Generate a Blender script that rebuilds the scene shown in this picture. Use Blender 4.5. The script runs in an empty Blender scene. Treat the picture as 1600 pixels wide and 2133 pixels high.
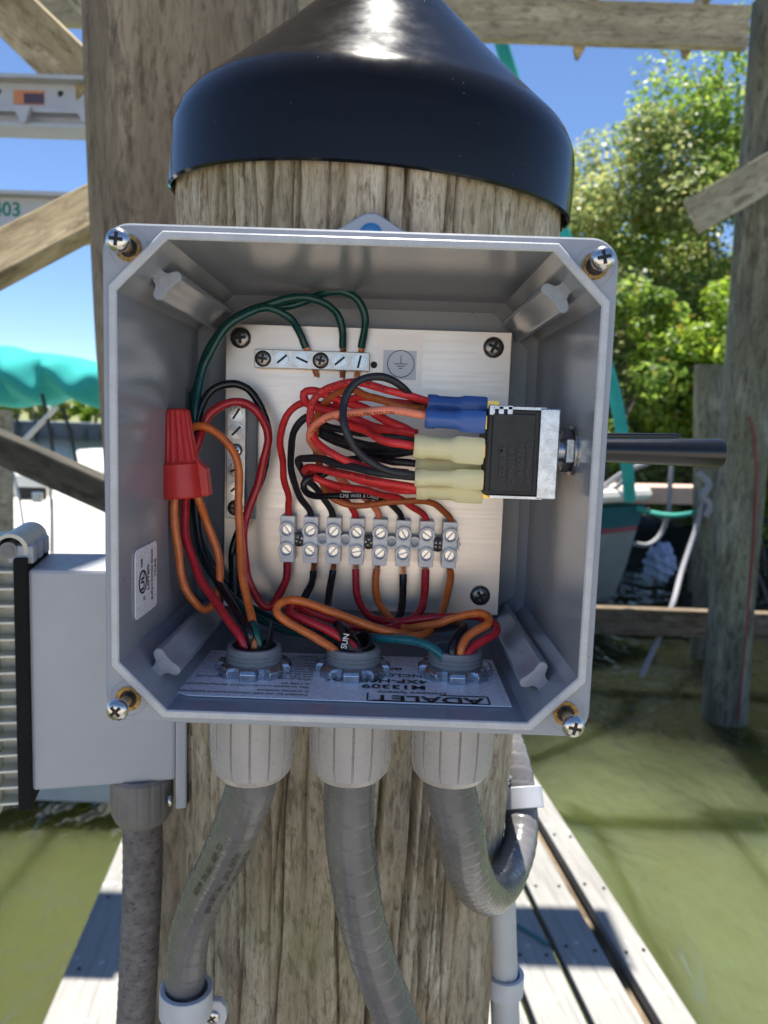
import bpy, bmesh, math, random
import numpy as np
from mathutils import Vector, Matrix
random.seed(7); RNG = np.random.default_rng(11)
sc = bpy.context.scene
COL = sc.collection
V = lambda *a: np.array(a, float)
R = math.radians
# ------------------------------------------------------------------ camera
F_PX, PITCH, ROLL, YAW, HC = 1620.0, R(6.5455), R(1.9004), R(-.3068), 2.35
CAM = V(0, 0, HC)
_fwd = V(math.sin(YAW)*math.cos(PITCH), math.cos(YAW)*math.cos(PITCH), -math.sin(PITCH))
_r = np.cross(_fwd, [0, 0, 1]); _r /= np.linalg.norm(_r); _u = np.cross(_r, _fwd)
RIGHT = math.cos(ROLL)*_r + math.sin(ROLL)*_u
UP = -math.sin(ROLL)*_r + math.cos(ROLL)*_u
cd = bpy.data.cameras.new('camera'); cam = bpy.data.objects.new('camera', cd); COL.objects.link(cam)
cam.matrix_world = Matrix(((RIGHT[0], UP[0], -_fwd[0], 0), (RIGHT[1], UP[1], -_fwd[1], 0), (RIGHT[2], UP[2], -_fwd[2], HC), (0, 0, 0, 1)))
cd.sensor_fit = 'VERTICAL'; cd.sensor_height = 36; cd.lens = F_PX/2133*36
cd.clip_start = .01; cd.clip_end = 3000
cd.dof.use_dof = True; cd.dof.focus_distance = .41; cd.dof.aperture_fstop = 13
sc.camera = cam
# ------------------------------------------------------------------ sky, sun, exposure
SUN_EL, SUN_AZ = R(74), R(2)
w = bpy.data.worlds.new('World'); sc.world = w; w.use_nodes = True
wn = w.node_tree; bg = wn.nodes['Background']
sky = wn.nodes.new('ShaderNodeTexSky'); sky.sky_type = 'NISHITA'; sky.sun_disc = False
sky.sun_elevation = SUN_EL; sky.sun_rotation = SUN_AZ; sky.air_density = .7; sky.dust_density = 0; sky.ozone_density = 6
wn.links.new(sky.outputs[0], bg.inputs[0]); bg.inputs[1].default_value = .080
sl = bpy.data.lights.new('sun', 'SUN'); sl.energy = 5.0; sl.angle = R(.5); sl.color = (1, .95, .86)
sun = bpy.data.objects.new('sun', sl); COL.objects.link(sun); sun.location = (3, 8, 12)
sd = Vector((math.cos(SUN_EL)*math.sin(SUN_AZ), math.cos(SUN_EL)*math.cos(SUN_AZ), math.sin(SUN_EL)))
sun.rotation_euler = (-sd).to_track_quat('-Z', 'Y').to_euler()
sc.view_settings.view_transform = 'Standard'; sc.view_settings.look = 'None'
sc.view_settings.gamma = 1; sc.view_settings.use_curve_mapping = False
sc.view_settings.exposure = 1.25
sc.cycles.max_bounces = 8; sc.cycles.transparent_max_bounces = 8
sc.cycles.use_denoising = True

# ------------------------------------------------------------------ helpers
def ray(u, v): return RIGHT*(u-800)/F_PX - UP*(v-1066.5)/F_PX + _fwd
def PY(u, v, Y): d = ray(u, v); return CAM + d*(Y/d[1])
def PZ(u, v, Z): d = ray(u, v); return CAM + d*((Z-HC)/d[2])
def PX(u, v, X): d = ray(u, v); return CAM + d*(X/d[0])
def nrm(a): a = np.asarray(a, float); return a/np.linalg.norm(a)
ORG = {}
def spline(pts, step):
    P = np.array(pts, float)
    P = np.vstack([2*P[0]-P[1], P, 2*P[-1]-P[-2]])
    out = []
    for i in range(1, len(P)-2):
        a, b, c, d = P[i-1:i+3]
        # centripetal-ish Catmull-Rom
        t0 = 0; t1 = t0+max(1e-6, np.linalg.norm(b-a))**.5; t2 = t1+max(1e-6, np.linalg.norm(c-b))**.5; t3 = t2+max(1e-6, np.linalg.norm(d-c))**.5
        for t in np.linspace(t1, t2, 14, endpoint=False):
            A1 = (t1-t)/(t1-t0)*a+(t-t0)/(t1-t0)*b; A2 = (t2-t)/(t2-t1)*b+(t-t1)/(t2-t1)*c; A3 = (t3-t)/(t3-t2)*c+(t-t2)/(t3-t2)*d
            B1 = (t2-t)/(t2-t0)*A1+(t-t0)/(t2-t0)*A2; B2 = (t3-t)/(t3-t1)*A2+(t-t1)/(t3-t1)*A3
            out.append((t2-t)/(t2-t1)*B1+(t-t1)/(t2-t1)*B2)
    out.append(P[-2]); out = np.array(out)
    s = np.concatenate([[0], np.cumsum(np.linalg.norm(np.diff(out, axis=0), axis=1))])
    n = max(3, int(s[-1]/step)+1); q = np.linspace(0, s[-1], n)
    return np.stack([np.interp(q, s, out[:, k]) for k in range(3)], 1)
class MB:
    def __init__(s): s.v = []; s.f = []
    def add(s, vs, fs):
        o = len(s.v); s.v.extend([tuple(x) for x in vs]); s.f.extend([tuple(i+o for i in f) for f in fs]); return s
    def box(s, c, size, ax=None):
        c = V(*c); hx, hy, hz = [x/2 for x in size]
        A = np.eye(3) if ax is None else np.array(ax, float)
        vs = [c + A[0]*x*hx + A[1]*y*hy + A[2]*z*hz for x in (-1, 1) for y in (-1, 1) for z in (-1, 1)]
        return s.add(vs, [(0, 1, 3, 2), (4, 6, 7, 5), (0, 4, 5, 1), (2, 3, 7, 6), (0, 2, 6, 4), (1, 5, 7, 3)])
    def lathe(s, o, axis, prof, n=24, rmod=None, cap0=True, cap1=True, ref=None):
        o = V(*o); a = nrm(axis); h = V(0, 0, 1) if abs(a[2]) < .9 else V(1, 0, 0)
        if ref is not None: h = V(*ref)
        e1 = nrm(h-a*np.dot(h, a)); e2 = np.cross(a, e1)
        vs = []; fs = []
        for k, (r, t) in enumerate(prof):
            for j in range(n):
                th = 2*math.pi*j/n; rr = r if rmod is None else r*rmod(th, k)
                vs.append(o + a*t + (e1*math.cos(th)+e2*math.sin(th))*rr)
        for k in range(len(prof)-1):
            for j in range(n):
                j2 = (j+1) % n; fs.append((k*n+j, k*n+j2, (k+1)*n+j2, (k+1)*n+j))
        if cap0: fs.append(tuple(range(n))[::-1])
        if cap1: fs.append(tuple((len(prof)-1)*n+j for j in range(n)))
        return s.add(vs, fs)
    def cyl(s, p0, p1, r0, r1=None, n=16):
        p0, p1 = V(*p0), V(*p1); L = np.linalg.norm(p1-p0)
        return s.lathe(p0, p1-p0, [(r0, 0), (r0 if r1 is None else r1, L)], n)
    def tube(s, path, r, n=10, rf=None, caps=True):
        T, N, B = frames(path); m = len(path); vs = []; fs = []
        acc = np.concatenate([[0], np.cumsum(np.linalg.norm(np.diff(path, axis=0), axis=1))])
        for i in range(m):
            for j in range(n):
                th = 2*math.pi*j/n
                rr = r if rf is None else r*rf(acc[i], th)
                vs.append(path[i]+(N[i]*math.cos(th)+B[i]*math.sin(th))*rr)
        for i in range(m-1):
            for j in range(n):
                j2 = (j+1) % n; fs.append((i*n+j, i*n+j2, (i+1)*n+j2, (i+1)*n+j))
        if caps: fs.append(tuple(range(n))[::-1]); fs.append(tuple((m-1)*n+j for j in range(n)))
        return s.add(vs, fs)
    def prism(s, poly, o, ex, ey, d):     # polygon (list of 2-D) extruded along vector d
        o, ex, ey, d = V(*o), V(*ex), V(*ey), V(*d); n = len(poly)
        a = [o+ex*x+ey*y for x, y in poly]; b = [p+d for p in a]
        return s.add(a+b, [tuple(range(n))[::-1], tuple(range(n, 2*n))]+[(i, (i+1) % n, n+(i+1) % n, n+i) for i in range(n)])
def frames(path):
    d = np.gradient(path, axis=0); T = d/np.maximum(1e-9, np.linalg.norm(d, axis=1))[:, None]
    h = V(0, -1, 0) if abs(T[0][1]) < .9 else V(0, 0, 1)
    N = np.zeros_like(T); N[0] = nrm(h-T[0]*np.dot(h, T[0]))
    for i in range(1, len(T)):
        x = N[i-1]-T[i]*np.dot(N[i-1], T[i]); N[i] = nrm(x)
    return T, N, np.cross(T, N)
def setp(o, label=None, cat=None, group=None, kind=None):
    if label: o['label'] = label
    if cat: o['category'] = cat
    if group: o['group'] = group
    if kind: o['kind'] = kind
    return o
def mesh(name, mb, mat, parent=None, smooth=35, bevel=0, origin=None, fixn=True):
    vs = np.array(mb.v, float)
    og = ORG[parent.name] if parent is not None else (V(*origin) if origin is not None else V(*vs.mean(0)))
    me = bpy.data.meshes.new(name); me.from_pydata((vs-og).tolist(), [], mb.f)
    if fixn:
        bm = bmesh.new(); bm.from_mesh(me); bmesh.ops.recalc_face_normals(bm, faces=bm.faces); bm.to_mesh(me); bm.free()
    if smooth:
        me.polygons.foreach_set('use_smooth', [True]*len(me.polygons))
        me.set_sharp_from_angle(angle=R(smooth))
    o = bpy.data.objects.new(name, me); COL.objects.link(o)
    if mat: me.materials.append(mat)
    if parent is not None: o.parent = parent; ORG[o.name] = og
    else: o.location = og.tolist(); ORG[o.name] = og
    if bevel:
        b = o.modifiers.new('bevel', 'BEVEL'); b.width = bevel; b.segments = 2; b.limit_method = 'ANGLE'; b.angle_limit = R(40)
    return o
def thing(name, label, cat, loc, group=None):
    o = bpy.data.objects.new(name, None); COL.objects.link(o); o.empty_display_size = .01
    o.location = tuple(float(x) for x in loc); ORG[o.name] = V(*loc); return setp(o, label, cat, group)
def copyto(src, parent, world, rot=None):
    c = src.copy(); COL.objects.link(c); c.parent = parent
    c.location = (V(*world)-ORG[parent.name]).tolist()
    if rot is not None: c.rotation_euler = rot
    return c
# ------------------------------------------------------------------ materials
def mat(name, col=(.5, .5, .5), rough=.5, metal=0, spec=.5, **kw):
    m = bpy.data.materials.new(name); m.use_nodes = True; b = m.node_tree.nodes['Principled BSDF']
    b.inputs['Base Color'].default_value = (*col, 1); b.inputs['Roughness'].default_value = rough
    b.inputs['Metallic'].default_value = metal; b.inputs['Specular IOR Level'].default_value = spec
    for k, v in kw.items(): b.inputs[k.replace('_', ' ')].default_value = v
    return m
def nd(m, t, **kw):
    n = m.node_tree.nodes.new(t)
    for k, v in kw.items(): setattr(n, k, v)
    return n
def lk(m, a, b): m.node_tree.links.new(a, b)
def pb(m): return m.node_tree.nodes['Principled BSDF']
def noise(m, scale, detail=4, rough=.55, stretch=(1, 1, 1), coord='Object', dist=0):
    tc = nd(m, 'ShaderNodeTexCoord'); mp = nd(m, 'ShaderNodeMapping'); mp.inputs['Scale'].default_value = stretch
    lk(m, tc.outputs[coord], mp.inputs[0]); n = nd(m, 'ShaderNodeTexNoise')
    n.inputs['Scale'].default_value = scale; n.inputs['Detail'].default_value = detail; n.inputs['Roughness'].default_value = rough; n.inputs['Distortion'].default_value = dist
    lk(m, mp.outputs[0], n.inputs['Vector']); return n.outputs['Fac']
def ramp(m, fac, stops):
    r = nd(m, 'ShaderNodeValToRGB'); cr = r.color_ramp
    while len(cr.elements) < len(stops): cr.elements.new(.5)
    for e, (p, c) in zip(cr.elements, stops):
        e.position = p; e.color = (*c, 1) if not isinstance(c, (int, float)) else (c, c, c, 1)
    lk(m, fac, r.inputs[0]); return r.outputs[0]
def mix(m, fac, a, b, mode='MIX'):
    x = nd(m, 'ShaderNodeMix', data_type='RGBA', blend_type=mode)
    for s, v in ((0, fac), (6, a), (7, b)):
        if isinstance(v, (int, float)): x.inputs[s].default_value = v
        elif isinstance(v, tuple): x.inputs[s].default_value = (*v, 1)
        else: lk(m, v, x.inputs[s])
    return x.outputs[2]
def bump(m, h, strength=.3, dist=.001, prev=None):
    b = nd(m, 'ShaderNodeBump'); b.inputs['Strength'].default_value = strength; b.inputs['Distance'].default_value = dist
    lk(m, h, b.inputs['Height'])
    if prev is not None: lk(m, prev, b.inputs['Normal'])
    lk(m, b.outputs[0], pb(m).inputs['Normal']); return b.outputs[0]
def grime(name, col, rough, scale=40, amt=.25, dark=.6, metal=0, spec=.5, rvar=.12, bmp=.05, bd=.0004):
    """plain material with uneven tone, roughness and fine relief"""
    m = mat(name, col, rough, metal, spec); a = noise(m, scale, 5, .6); b = noise(m, scale*9, 3, .6)
    f = ramp(m, a, [(.35, 0.), (.72, 1.)])
    c = mix(m, f, tuple(x*(1-amt*(1-dark)) for x in col), tuple(min(1, x*(1+amt*.25)) for x in col))
    lk(m, c, pb(m).inputs['Base Color'])
    lk(m, ramp(m, b, [(.3, max(.02, rough-rvar)), (.7, min(1, rough+rvar))]), pb(m).inputs['Roughness'])
    if bmp: bump(m, b, bmp, bd)
    return m
def wood(name, lo, hi, crack=(.02, .016, .012), axis='x', sc_=6, green=.0, rough=.85, bd=.004, bs=.6, pale=None, fine=1.):
    """weathered timber: tone patches, fibre flecks, blotches, pale bleached streaks, some algae"""
    m = mat(name, hi, rough, spec=.2)
    ax = lambda k: (k, 1, 1) if axis == 'x' else (1, 1, k)
    a = noise(m, sc_*2.2, 5, .6, ax(.22), dist=.6); b = noise(m, sc_*20*fine, 5, .7, ax(.26), dist=.5); c = noise(m, sc_*9, 5, .7, ax(.05), dist=.8)
    d = noise(m, sc_*.55, 4, .6); e = noise(m, sc_*60*fine, 3, .6, ax(.22)); p = noise(m, sc_*3.1, 4, .6, ax(.16), dist=1.)
    col = mix(m, ramp(m, a, [(.30, 0.), (.70, 1.)]), lo, hi)
    pale = pale or tuple(min(.8, x*1.45+.03) for x in hi)
    col = mix(m, ramp(m, p, [(.52, 0.), (.68, .6)]), col, pale)
    col = mix(m, ramp(m, c, [(.28, .75), (.43, 0.)]), col, tuple(x*.45 for x in lo))
    col = mix(m, ramp(m, b, [(.36, .85), (.50, 0.)]), col, tuple(x*.5 for x in lo))
    col = mix(m, ramp(m, e, [(.38, .4), (.52, 0.)]), col, tuple(x*.7 for x in lo))
    if green: col = mix(m, ramp(m, d, [(.48, 0.), (.72, green)]), col, (.15, .16, .055))
    lk(m, col, pb(m).inputs['Base Color'])
    h = mix(m, .5, b, c); n1 = bump(m, h, bs, bd); bump(m, e, bs*.6, bd*.25, n1); return m
M = {}
M['box'] = grime('grey_box_plastic', (.305, .325, .36), .18, 12, .10, .6, spec=.5, rvar=.02, bmp=.0)
M['rim'] = grime('grey_flange_plastic', (.315, .34, .385), .38, 25, .14, .6, spec=.45, rvar=.05, bmp=.02)
for k_ in ('box', 'rim'):
    m = M[k_]; old = pb(m).inputs['Base Color'].links[0].from_socket
    sp_ = ramp(m, noise(m, 420, 2, .5), [(.735, 0.), (.75, .8)]); sc2 = ramp(m, noise(m, 70, 5, .7, (1, 1, .15), dist=1.), [(.68, 0.), (.75, .3)]); st_ = ramp(m, noise(m, 9, 5, .65), [(.5, 0.), (.75, .22)])
    c1 = mix(m, sc2, old, (.62, .62, .63)); c1 = mix(m, st_, c1, (.30, .285, .26)); lk(m, mix(m, sp_, c1, (.08, .075, .07)), pb(m).inputs['Base Color'])
M['lip'] = grime('worn_lip_plastic', (.50, .51, .53), .3, 120, .3, .7)
M['sbox'] = grime('weathered_grey_box', (.45, .468, .51), .5, 10, .2, .7, bmp=.03)
M['cover'] = grime('aged_cover_plastic', (.72, .70, .59), .5, 30, .3, .6)
M['foam'] = grime('black_foam', (.012, .012, .014), .9, 400, .6, .3, bmp=.9, bd=.002)
M['brass'] = grime('oxidised_brass', (.42, .26, .09), .45, 900, .8, .2, metal=.85)
M['steel'] = grime('bright_steel', (.62, .61, .60), .24, 300, .3, .6, metal=1)
M['dsteel'] = grime('dark_steel', (.30, .28, .265), .3, 500, .4, .5, metal=1)
M['recess'] = mat('recess_dark', (.03, .028, .028), .5, .6)
M['zinc'] = grime('zinc_plated', (.56, .60, .66), .27, 260, .5, .5, metal=1, rvar=.15, bmp=.15)
M['copper'] = mat('copper', (.72, .32, .16), .32, 1)
M['goldish'] = mat('brass_tab', (.75, .5, .12), .3, 1)
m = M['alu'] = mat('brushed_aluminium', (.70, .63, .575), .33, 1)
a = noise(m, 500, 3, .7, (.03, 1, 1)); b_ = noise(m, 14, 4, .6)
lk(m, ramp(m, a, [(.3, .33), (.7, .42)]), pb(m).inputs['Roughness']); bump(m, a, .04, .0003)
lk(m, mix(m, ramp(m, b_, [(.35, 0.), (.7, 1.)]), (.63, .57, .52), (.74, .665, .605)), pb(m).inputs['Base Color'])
M['bar'] = grime('tinned_bar', (.62, .60, .57), .36, 200, .4, .5, metal=1)
def wire_mat(n, c, rough=.24, fine=0):
    m = grime(n, c, rough, 160, .45, .55, spec=.5, rvar=.08, bmp=.08 if not fine else .5, bd=.0003)
    return m
M['red'] = wire_mat('red_insulation', (.50, .02, .03)); M['redm'] = wire_mat('red_mtw_insulation', (.68, .03, .033), .38, 1)
M['orange'] = wire_mat('orange_insulation', (.68, .165, .035)); M['orangem'] = wire_mat('orange_mtw_insulation', (.50, .12, .03), .45)
M['salmon'] = wire_mat('salmon_insulation', (.88, .25, .14), .38)
M['green'] = wire_mat('green_insulation', (.003, .068, .062)); M['teal'] = wire_mat('teal_insulation', (.015, .15, .18))
M['black'] = wire_mat('black_insulation', (.010, .011, .014)); M['blackm'] = wire_mat('black_textured_insulation', (.016, .018, .023), .42, 1)
M['nut'] = grime('red_wirenut_plastic', (.58, .035, .032), .38, 120, .2, .6)
M['blue'] = mat('blue_nylon', (.05, .14, .46), .28, Transmission_Weight=.3)
M['yellow'] = mat('yellow_nylon', (.95, .88, .52), .25, Transmission_Weight=.35)
M['tblock'] = mat('terminal_grey_nylon', (.84, .85, .86), .38)
M['switch'] = grime('black_switch_body', (.018, .018, .018), .5, 250, .8, .4, bmp=.2)
M['handle'] = grime('black_handle', (.011, .011, .013), .2, 150, .5, .5, rvar=.03, bmp=0)
M['paper'] = grime('white_label', (.88, .88, .92), .3, 40, .1, .7, bmp=0)
M['film'] = mat('clear_label_film', (.78, .70, .64), .42, .85)
M['film2'] = mat('grey_label_square', (.50, .49, .52), .42, .7)
M['ink'] = mat('black_ink', (.012, .012, .014), .5)
M['white_ink'] = mat('white_ink', (.7, .7, .7), .5)
M['wire_ink'] = mat('wire_print', (.06, .01, .01), .6)
M['sheath'] = mat('black_cable_jacket', (.012, .012, .013), .45)
M['conduit'] = grime('grey_flex_conduit', (.15, .145, .148), .24, 25, .4, .6, rvar=.08, bmp=.12)
M['hub'] = grime('grey_hub_plastic', (.22, .235, .25), .4, 60, .3, .6)
M['gland'] = grime('grey_gland_nut', (.39, .365, .36), .30, 35, .25, .65, rvar=.06, bmp=.03)
M['gland2'] = grime('dirty_gland_nut', (.21, .20, .195), .55, 40, .4, .5)
M['pvc'] = grime('pale_pvc_pipe', (.50, .51, .52), .4, 30, .2, .7)
M['clamp'] = grime('grey_pvc_clamp', (.55, .56, .59), .38, 50, .2, .6)
m = M['oldconduit'] = mat('mottled_old_conduit', (.2, .19, .185), .7)
a = noise(m, 90, 5, .7); b_ = noise(m, 300, 4, .7)
c_ = mix(m, ramp(m, a, [(.35, 0.), (.7, 1.)]), (.13, .115, .112), (.24, .22, .21))
lk(m, mix(m, ramp(m, b_, [(.58, 0.), (.66, .8)]), c_, (.03, .027, .026)), pb(m).inputs['Base Color']); bump(m, b_, .4, .001)
m = M['cap'] = mat('black_cap_plastic', (.008, .008, .009), .10, spec=.24)
a = noise(m, 60, 5, .6); b_ = noise(m, 520, 2, .5); c_ = noise(m, 90, 5, .7, (1, .15, 1), dist=.5)
g_ = nd(m, 'ShaderNodeNewGeometry'); sx = nd(m, 'ShaderNodeSeparateXYZ'); lk(m, g_.outputs['Normal'], sx.inputs[0])
lk(m, mix(m, ramp(m, sx.outputs[2], [(.15, 0.), (.75, 1.)]), ramp(m, a, [(.35, .07), (.75, .13)]), ramp(m, a, [(.35, .15), (.75, .24)])), pb(m).inputs['Roughness'])   # weathered dull where it faces up
lk(m, ramp(m, sx.outputs[2], [(.2, .28), (.7, .08)]), pb(m).inputs['Specular IOR Level'])
cc = mix(m, ramp(m, c_, [(.68, 0.), (.74, .35)]), (.008, .008, .009), (.07, .068, .065))
lk(m, mix(m, ramp(m, b_, [(.775, 0.), (.79, 1.)]), cc, (.40, .39, .36)), pb(m).inputs['Base Color']); bump(m, noise(m, 9, 2), .06, .01)
M['pile'] = wood('weathered_pile', (.265, .212, .142), (.545, .465, .335), axis='z', sc_=10, green=.6, bd=.0022, pale=(.70, .65, .52))
M['pile2'] = wood('grey_brown_pile', (.19, .145, .10), (.31, .25, .175), axis='z', sc_=5, green=.15, fine=.6)
M['pile3'] = wood('green_grey_pile', (.10, .095, .07), (.27, .26, .195), axis='z', sc_=3, green=.3, fine=.5)
M['beam'] = wood('grey_beam', (.30, .265, .185), (.43, .385, .28), axis='x', sc_=3, bd=.003, fine=.5)
M['tan'] = wood('tan_brace', (.30, .235, .13), (.44, .36, .22), axis='x', sc_=3, bd=.003, fine=.5)
M['darkwood'] = wood('dark_brace', (.055, .05, .04), (.095, .088, .07), axis='x', sc_=3, fine=.5)
m = M['deck'] = mat('bleached_deck', (.3, .3, .3), .8, spec=.25)
a = noise(m, 7, 5, .6, (.25, 1, 1)); b_ = noise(m, 60, 4, .65, (.07, 1, 1)); c_ = noise(m, 22, 3, .5)
cc = mix(m, ramp(m, a, [(.3, 0.), (.7, 1.)]), (.225, .22, .205), (.30, .293, .275))
cc = mix(m, ramp(m, b_, [(.34, .55), (.52, 0.)]), cc, (.16, .153, .14))
lk(m, mix(m, ramp(m, c_, [(.66, 0.), (.70, .8)]), cc, (.42, .41, .39)), pb(m).inputs['Base Color']); bump(m, b_, .25, .0015)
M['joist'] = wood('brown_joist', (.12, .09, .06), (.24, .19, .13), axis='x', sc_=3, fine=.5)
M['whitepaint'] = grime('white_painted_fascia', (.62, .63, .65), .55, 8, .25, .7)
M['lift'] = grime('lift_aluminium', (.48, .49, .50), .5, 10, .25, .7, metal=.35)
M['gel'] = grime('white_gelcoat', (.74, .71, .64), .25, 5, .08, .8, bmp=0)
M['canvas'] = grime('teal_canvas', (.05, .42, .39), .9, 6, .3, .6, spec=.1, bmp=.2)
M['tealpaint'] = mat('teal_paint', (.01, .12, .14), .4)
M['redpaint'] = mat('red_stripe', (.25, .02, .04), .4)
M['greyhull'] = grime('grey_green_hull', (.26, .29, .28), .5, 4, .3, .6)
M['rope'] = grime('grey_rope', (.30, .30, .32), .8, 60, .4, .5)
M['tealrope'] = mat('teal_rope', (.06, .42, .34), .8)
M['redrope'] = mat('red_cord', (.30, .03, .04), .7)
M['blackpole'] = mat('black_pole', (.02, .02, .02), .4)
M['greenink'] = mat('green_paint', (.0, .20, .13), .5)
M['sticker'] = mat('orange_sticker', (.55, .22, .10), .5); M['stickerd'] = mat('dark_sticker_print', (.07, .05, .08), .5)
M['concrete'] = grime('seawall_concrete', (.34, .31, .27), .9, .6, .4, .6)
M['mud'] = grime('bank_mud', (.035, .03, .022), .9, 2, .5, .5)
M['bark'] = grime('mangrove_bark', (.16, .13, .10), .9, 8, .5, .5)
M['bluecap'] = mat('blue_anchor', (.03, .16, .40), .4)
M['bundle'] = grime('pale_blue_lump', (.34, .45, .66), .4, 9, .4, .5, bmp=.4, bd=.02)
def leafmat(name, c0, c1, c2):
    m = mat(name, c0, .45, spec=.45); g = nd(m, 'ShaderNodeNewGeometry')
    col = ramp(m, g.outputs['Random Per Island'], [(0., c0), (.55, c1), (.93, c2), (1., (.30, .16, .03))])
    lk(m, col, pb(m).inputs['Base Color'])
    t = nd(m, 'ShaderNodeBsdfTranslucent'); lk(m, col, t.inputs[0]); x = nd(m, 'ShaderNodeMixShader'); x.inputs[0].default_value = .6
    lk(m, pb(m).outputs[0], x.inputs[1]); lk(m, t.outputs[0], x.inputs[2]); lk(m, x.outputs[0], m.node_tree.nodes['Material Output'].inputs[0]); return m
M['leaf'] = leafmat('mangrove_leaves', (0.112, 0.2, 0.037), (0.225, 0.362, 0.062), (0.4, 0.512, 0.088))
M['leafd'] = leafmat('olive_leaves', (0.191, 0.26, 0.085), (0.38, 0.457, 0.154), (0.57, 0.552, 0.225))
M['leafy'] = leafmat('yellow_green_leaves', (0.15, 0.26, 0.03), (0.28, 0.43, 0.04), (0.42, 0.54, 0.06))
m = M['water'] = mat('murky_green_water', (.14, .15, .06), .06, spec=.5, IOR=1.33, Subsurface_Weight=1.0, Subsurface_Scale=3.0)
pb(m).inputs['Subsurface Radius'].default_value = (1.0, 1.0, .55)
a = noise(m, 1.7, 4, .5, (1, .5, 1), dist=.6); b_ = noise(m, 7, 3, .5, (1, .55, 1), dist=.4); n1 = bump(m, a, .8, .16); bump(m, b_, .45, .035, n1)
# murky water close to the dock; shade farther out painted in as near-black
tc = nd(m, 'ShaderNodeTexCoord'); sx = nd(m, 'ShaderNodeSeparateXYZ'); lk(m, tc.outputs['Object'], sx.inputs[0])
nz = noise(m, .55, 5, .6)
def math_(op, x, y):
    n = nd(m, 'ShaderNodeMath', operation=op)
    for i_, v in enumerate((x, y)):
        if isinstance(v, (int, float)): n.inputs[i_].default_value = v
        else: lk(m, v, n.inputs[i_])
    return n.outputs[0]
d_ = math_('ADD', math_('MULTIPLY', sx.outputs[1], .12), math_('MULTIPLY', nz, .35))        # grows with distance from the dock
lit_mask = ramp(m, d_, [(.66, 1.), (.86, 0.)])
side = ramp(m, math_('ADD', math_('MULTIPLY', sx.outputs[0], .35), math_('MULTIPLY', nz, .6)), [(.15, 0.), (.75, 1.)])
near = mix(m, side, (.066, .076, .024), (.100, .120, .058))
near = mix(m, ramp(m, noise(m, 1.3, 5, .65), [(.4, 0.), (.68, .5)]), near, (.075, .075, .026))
lk(m, mix(m, lit_mask, (.010, .012, .007), near), pb(m).inputs['Base Color'])

# ------------------------------------------------------------------ lettering
def glyphs(txt, size, align='CENTER', spacing=1.0, sub=0, bold=.018):
    c = bpy.data.curves.new('t', 'FONT'); c.body = txt; c.size = size; c.align_x = align; c.align_y = 'CENTER'; c.resolution_u = 3; c.space_character = spacing; c.fill_mode = 'FRONT'; c.offset = bold*size
    o = bpy.data.objects.new('t', c); COL.objects.link(o); dg = bpy.context.evaluated_depsgraph_get(); dg.update()
    me = o.evaluated_get(dg).to_mesh(); bm = bmesh.new(); bm.from_mesh(me); o.evaluated_get(dg).to_mesh_clear()
    if sub:
        for _ in range(3):
            es = [e for e in bm.edges if e.calc_length() > sub]
            if es: bmesh.ops.subdivide_edges(bm, edges=es, cuts=1); bmesh.ops.triangulate(bm, faces=bm.faces)
    bm.verts.index_update(); vs = np.array([v.co[:] for v in bm.verts]); fs = [[v.index for v in f.verts] for f in bm.faces]; bm.free()
    bpy.data.objects.remove(o); bpy.data.curves.remove(c); return vs, fs
def text(mb, txt, size, o, ex, ey, off=.0002, align='CENTER', spacing=1., sx=1.):
    vs, fs = glyphs(txt, size, align, spacing); ex, ey = nrm(ex), nrm(ey); n = np.cross(ex, ey)
    return mb.add([V(*o)+ex*x[0]*sx+ey*x[1]+n*off for x in vs], fs)
def text_tube(mb, path, r, txt, size, s0, ang=0., flip=False, spacing=1.1):
    vs, fs = glyphs(txt, size, 'LEFT', spacing, sub=size*.35, bold=0)
    acc = np.concatenate([[0], np.cumsum(np.linalg.norm(np.diff(path, axis=0), axis=1))]); d = np.gradient(path, axis=0)
    out = []
    for x in vs:
        s = s0 + (x[0] if not flip else -x[0]); p = V(*[np.interp(s, acc, path[:, k]) for k in range(3)]); t = nrm([np.interp(s, acc, d[:, k]) for k in range(3)])
        vd = nrm(CAM-p); n = nrm(vd-t*np.dot(vd, t)); b = np.cross(n, t); th = ang + (x[1] if not flip else -x[1])/r
        out.append(p+(n*math.cos(th)+b*math.sin(th))*(r*1.03+.00012))
    return mb.add(out, fs)

# ================================================================== SETTING
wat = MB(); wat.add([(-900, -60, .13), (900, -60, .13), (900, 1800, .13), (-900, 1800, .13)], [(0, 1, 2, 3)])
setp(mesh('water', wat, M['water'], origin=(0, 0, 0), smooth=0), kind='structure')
# muddy bank on the right under the mangroves
xs = np.linspace(1.5, 40, 60); prof = [(11.9, -.4), (12.6, .12), (14, .5), (30, 1.2), (60, 1.4)]
vs = [(x, y+.35*math.sin(x*1.7)+.2*math.sin(x*4.1), z) for x in xs for y, z in prof]
fs = [(i*5+k, (i+1)*5+k, (i+1)*5+k+1, i*5+k+1) for i in range(59) for k in range(4)]
setp(mesh('bank', MB().add(vs, fs), M['mud'], origin=(5, 12, 0)), kind='structure')
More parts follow.
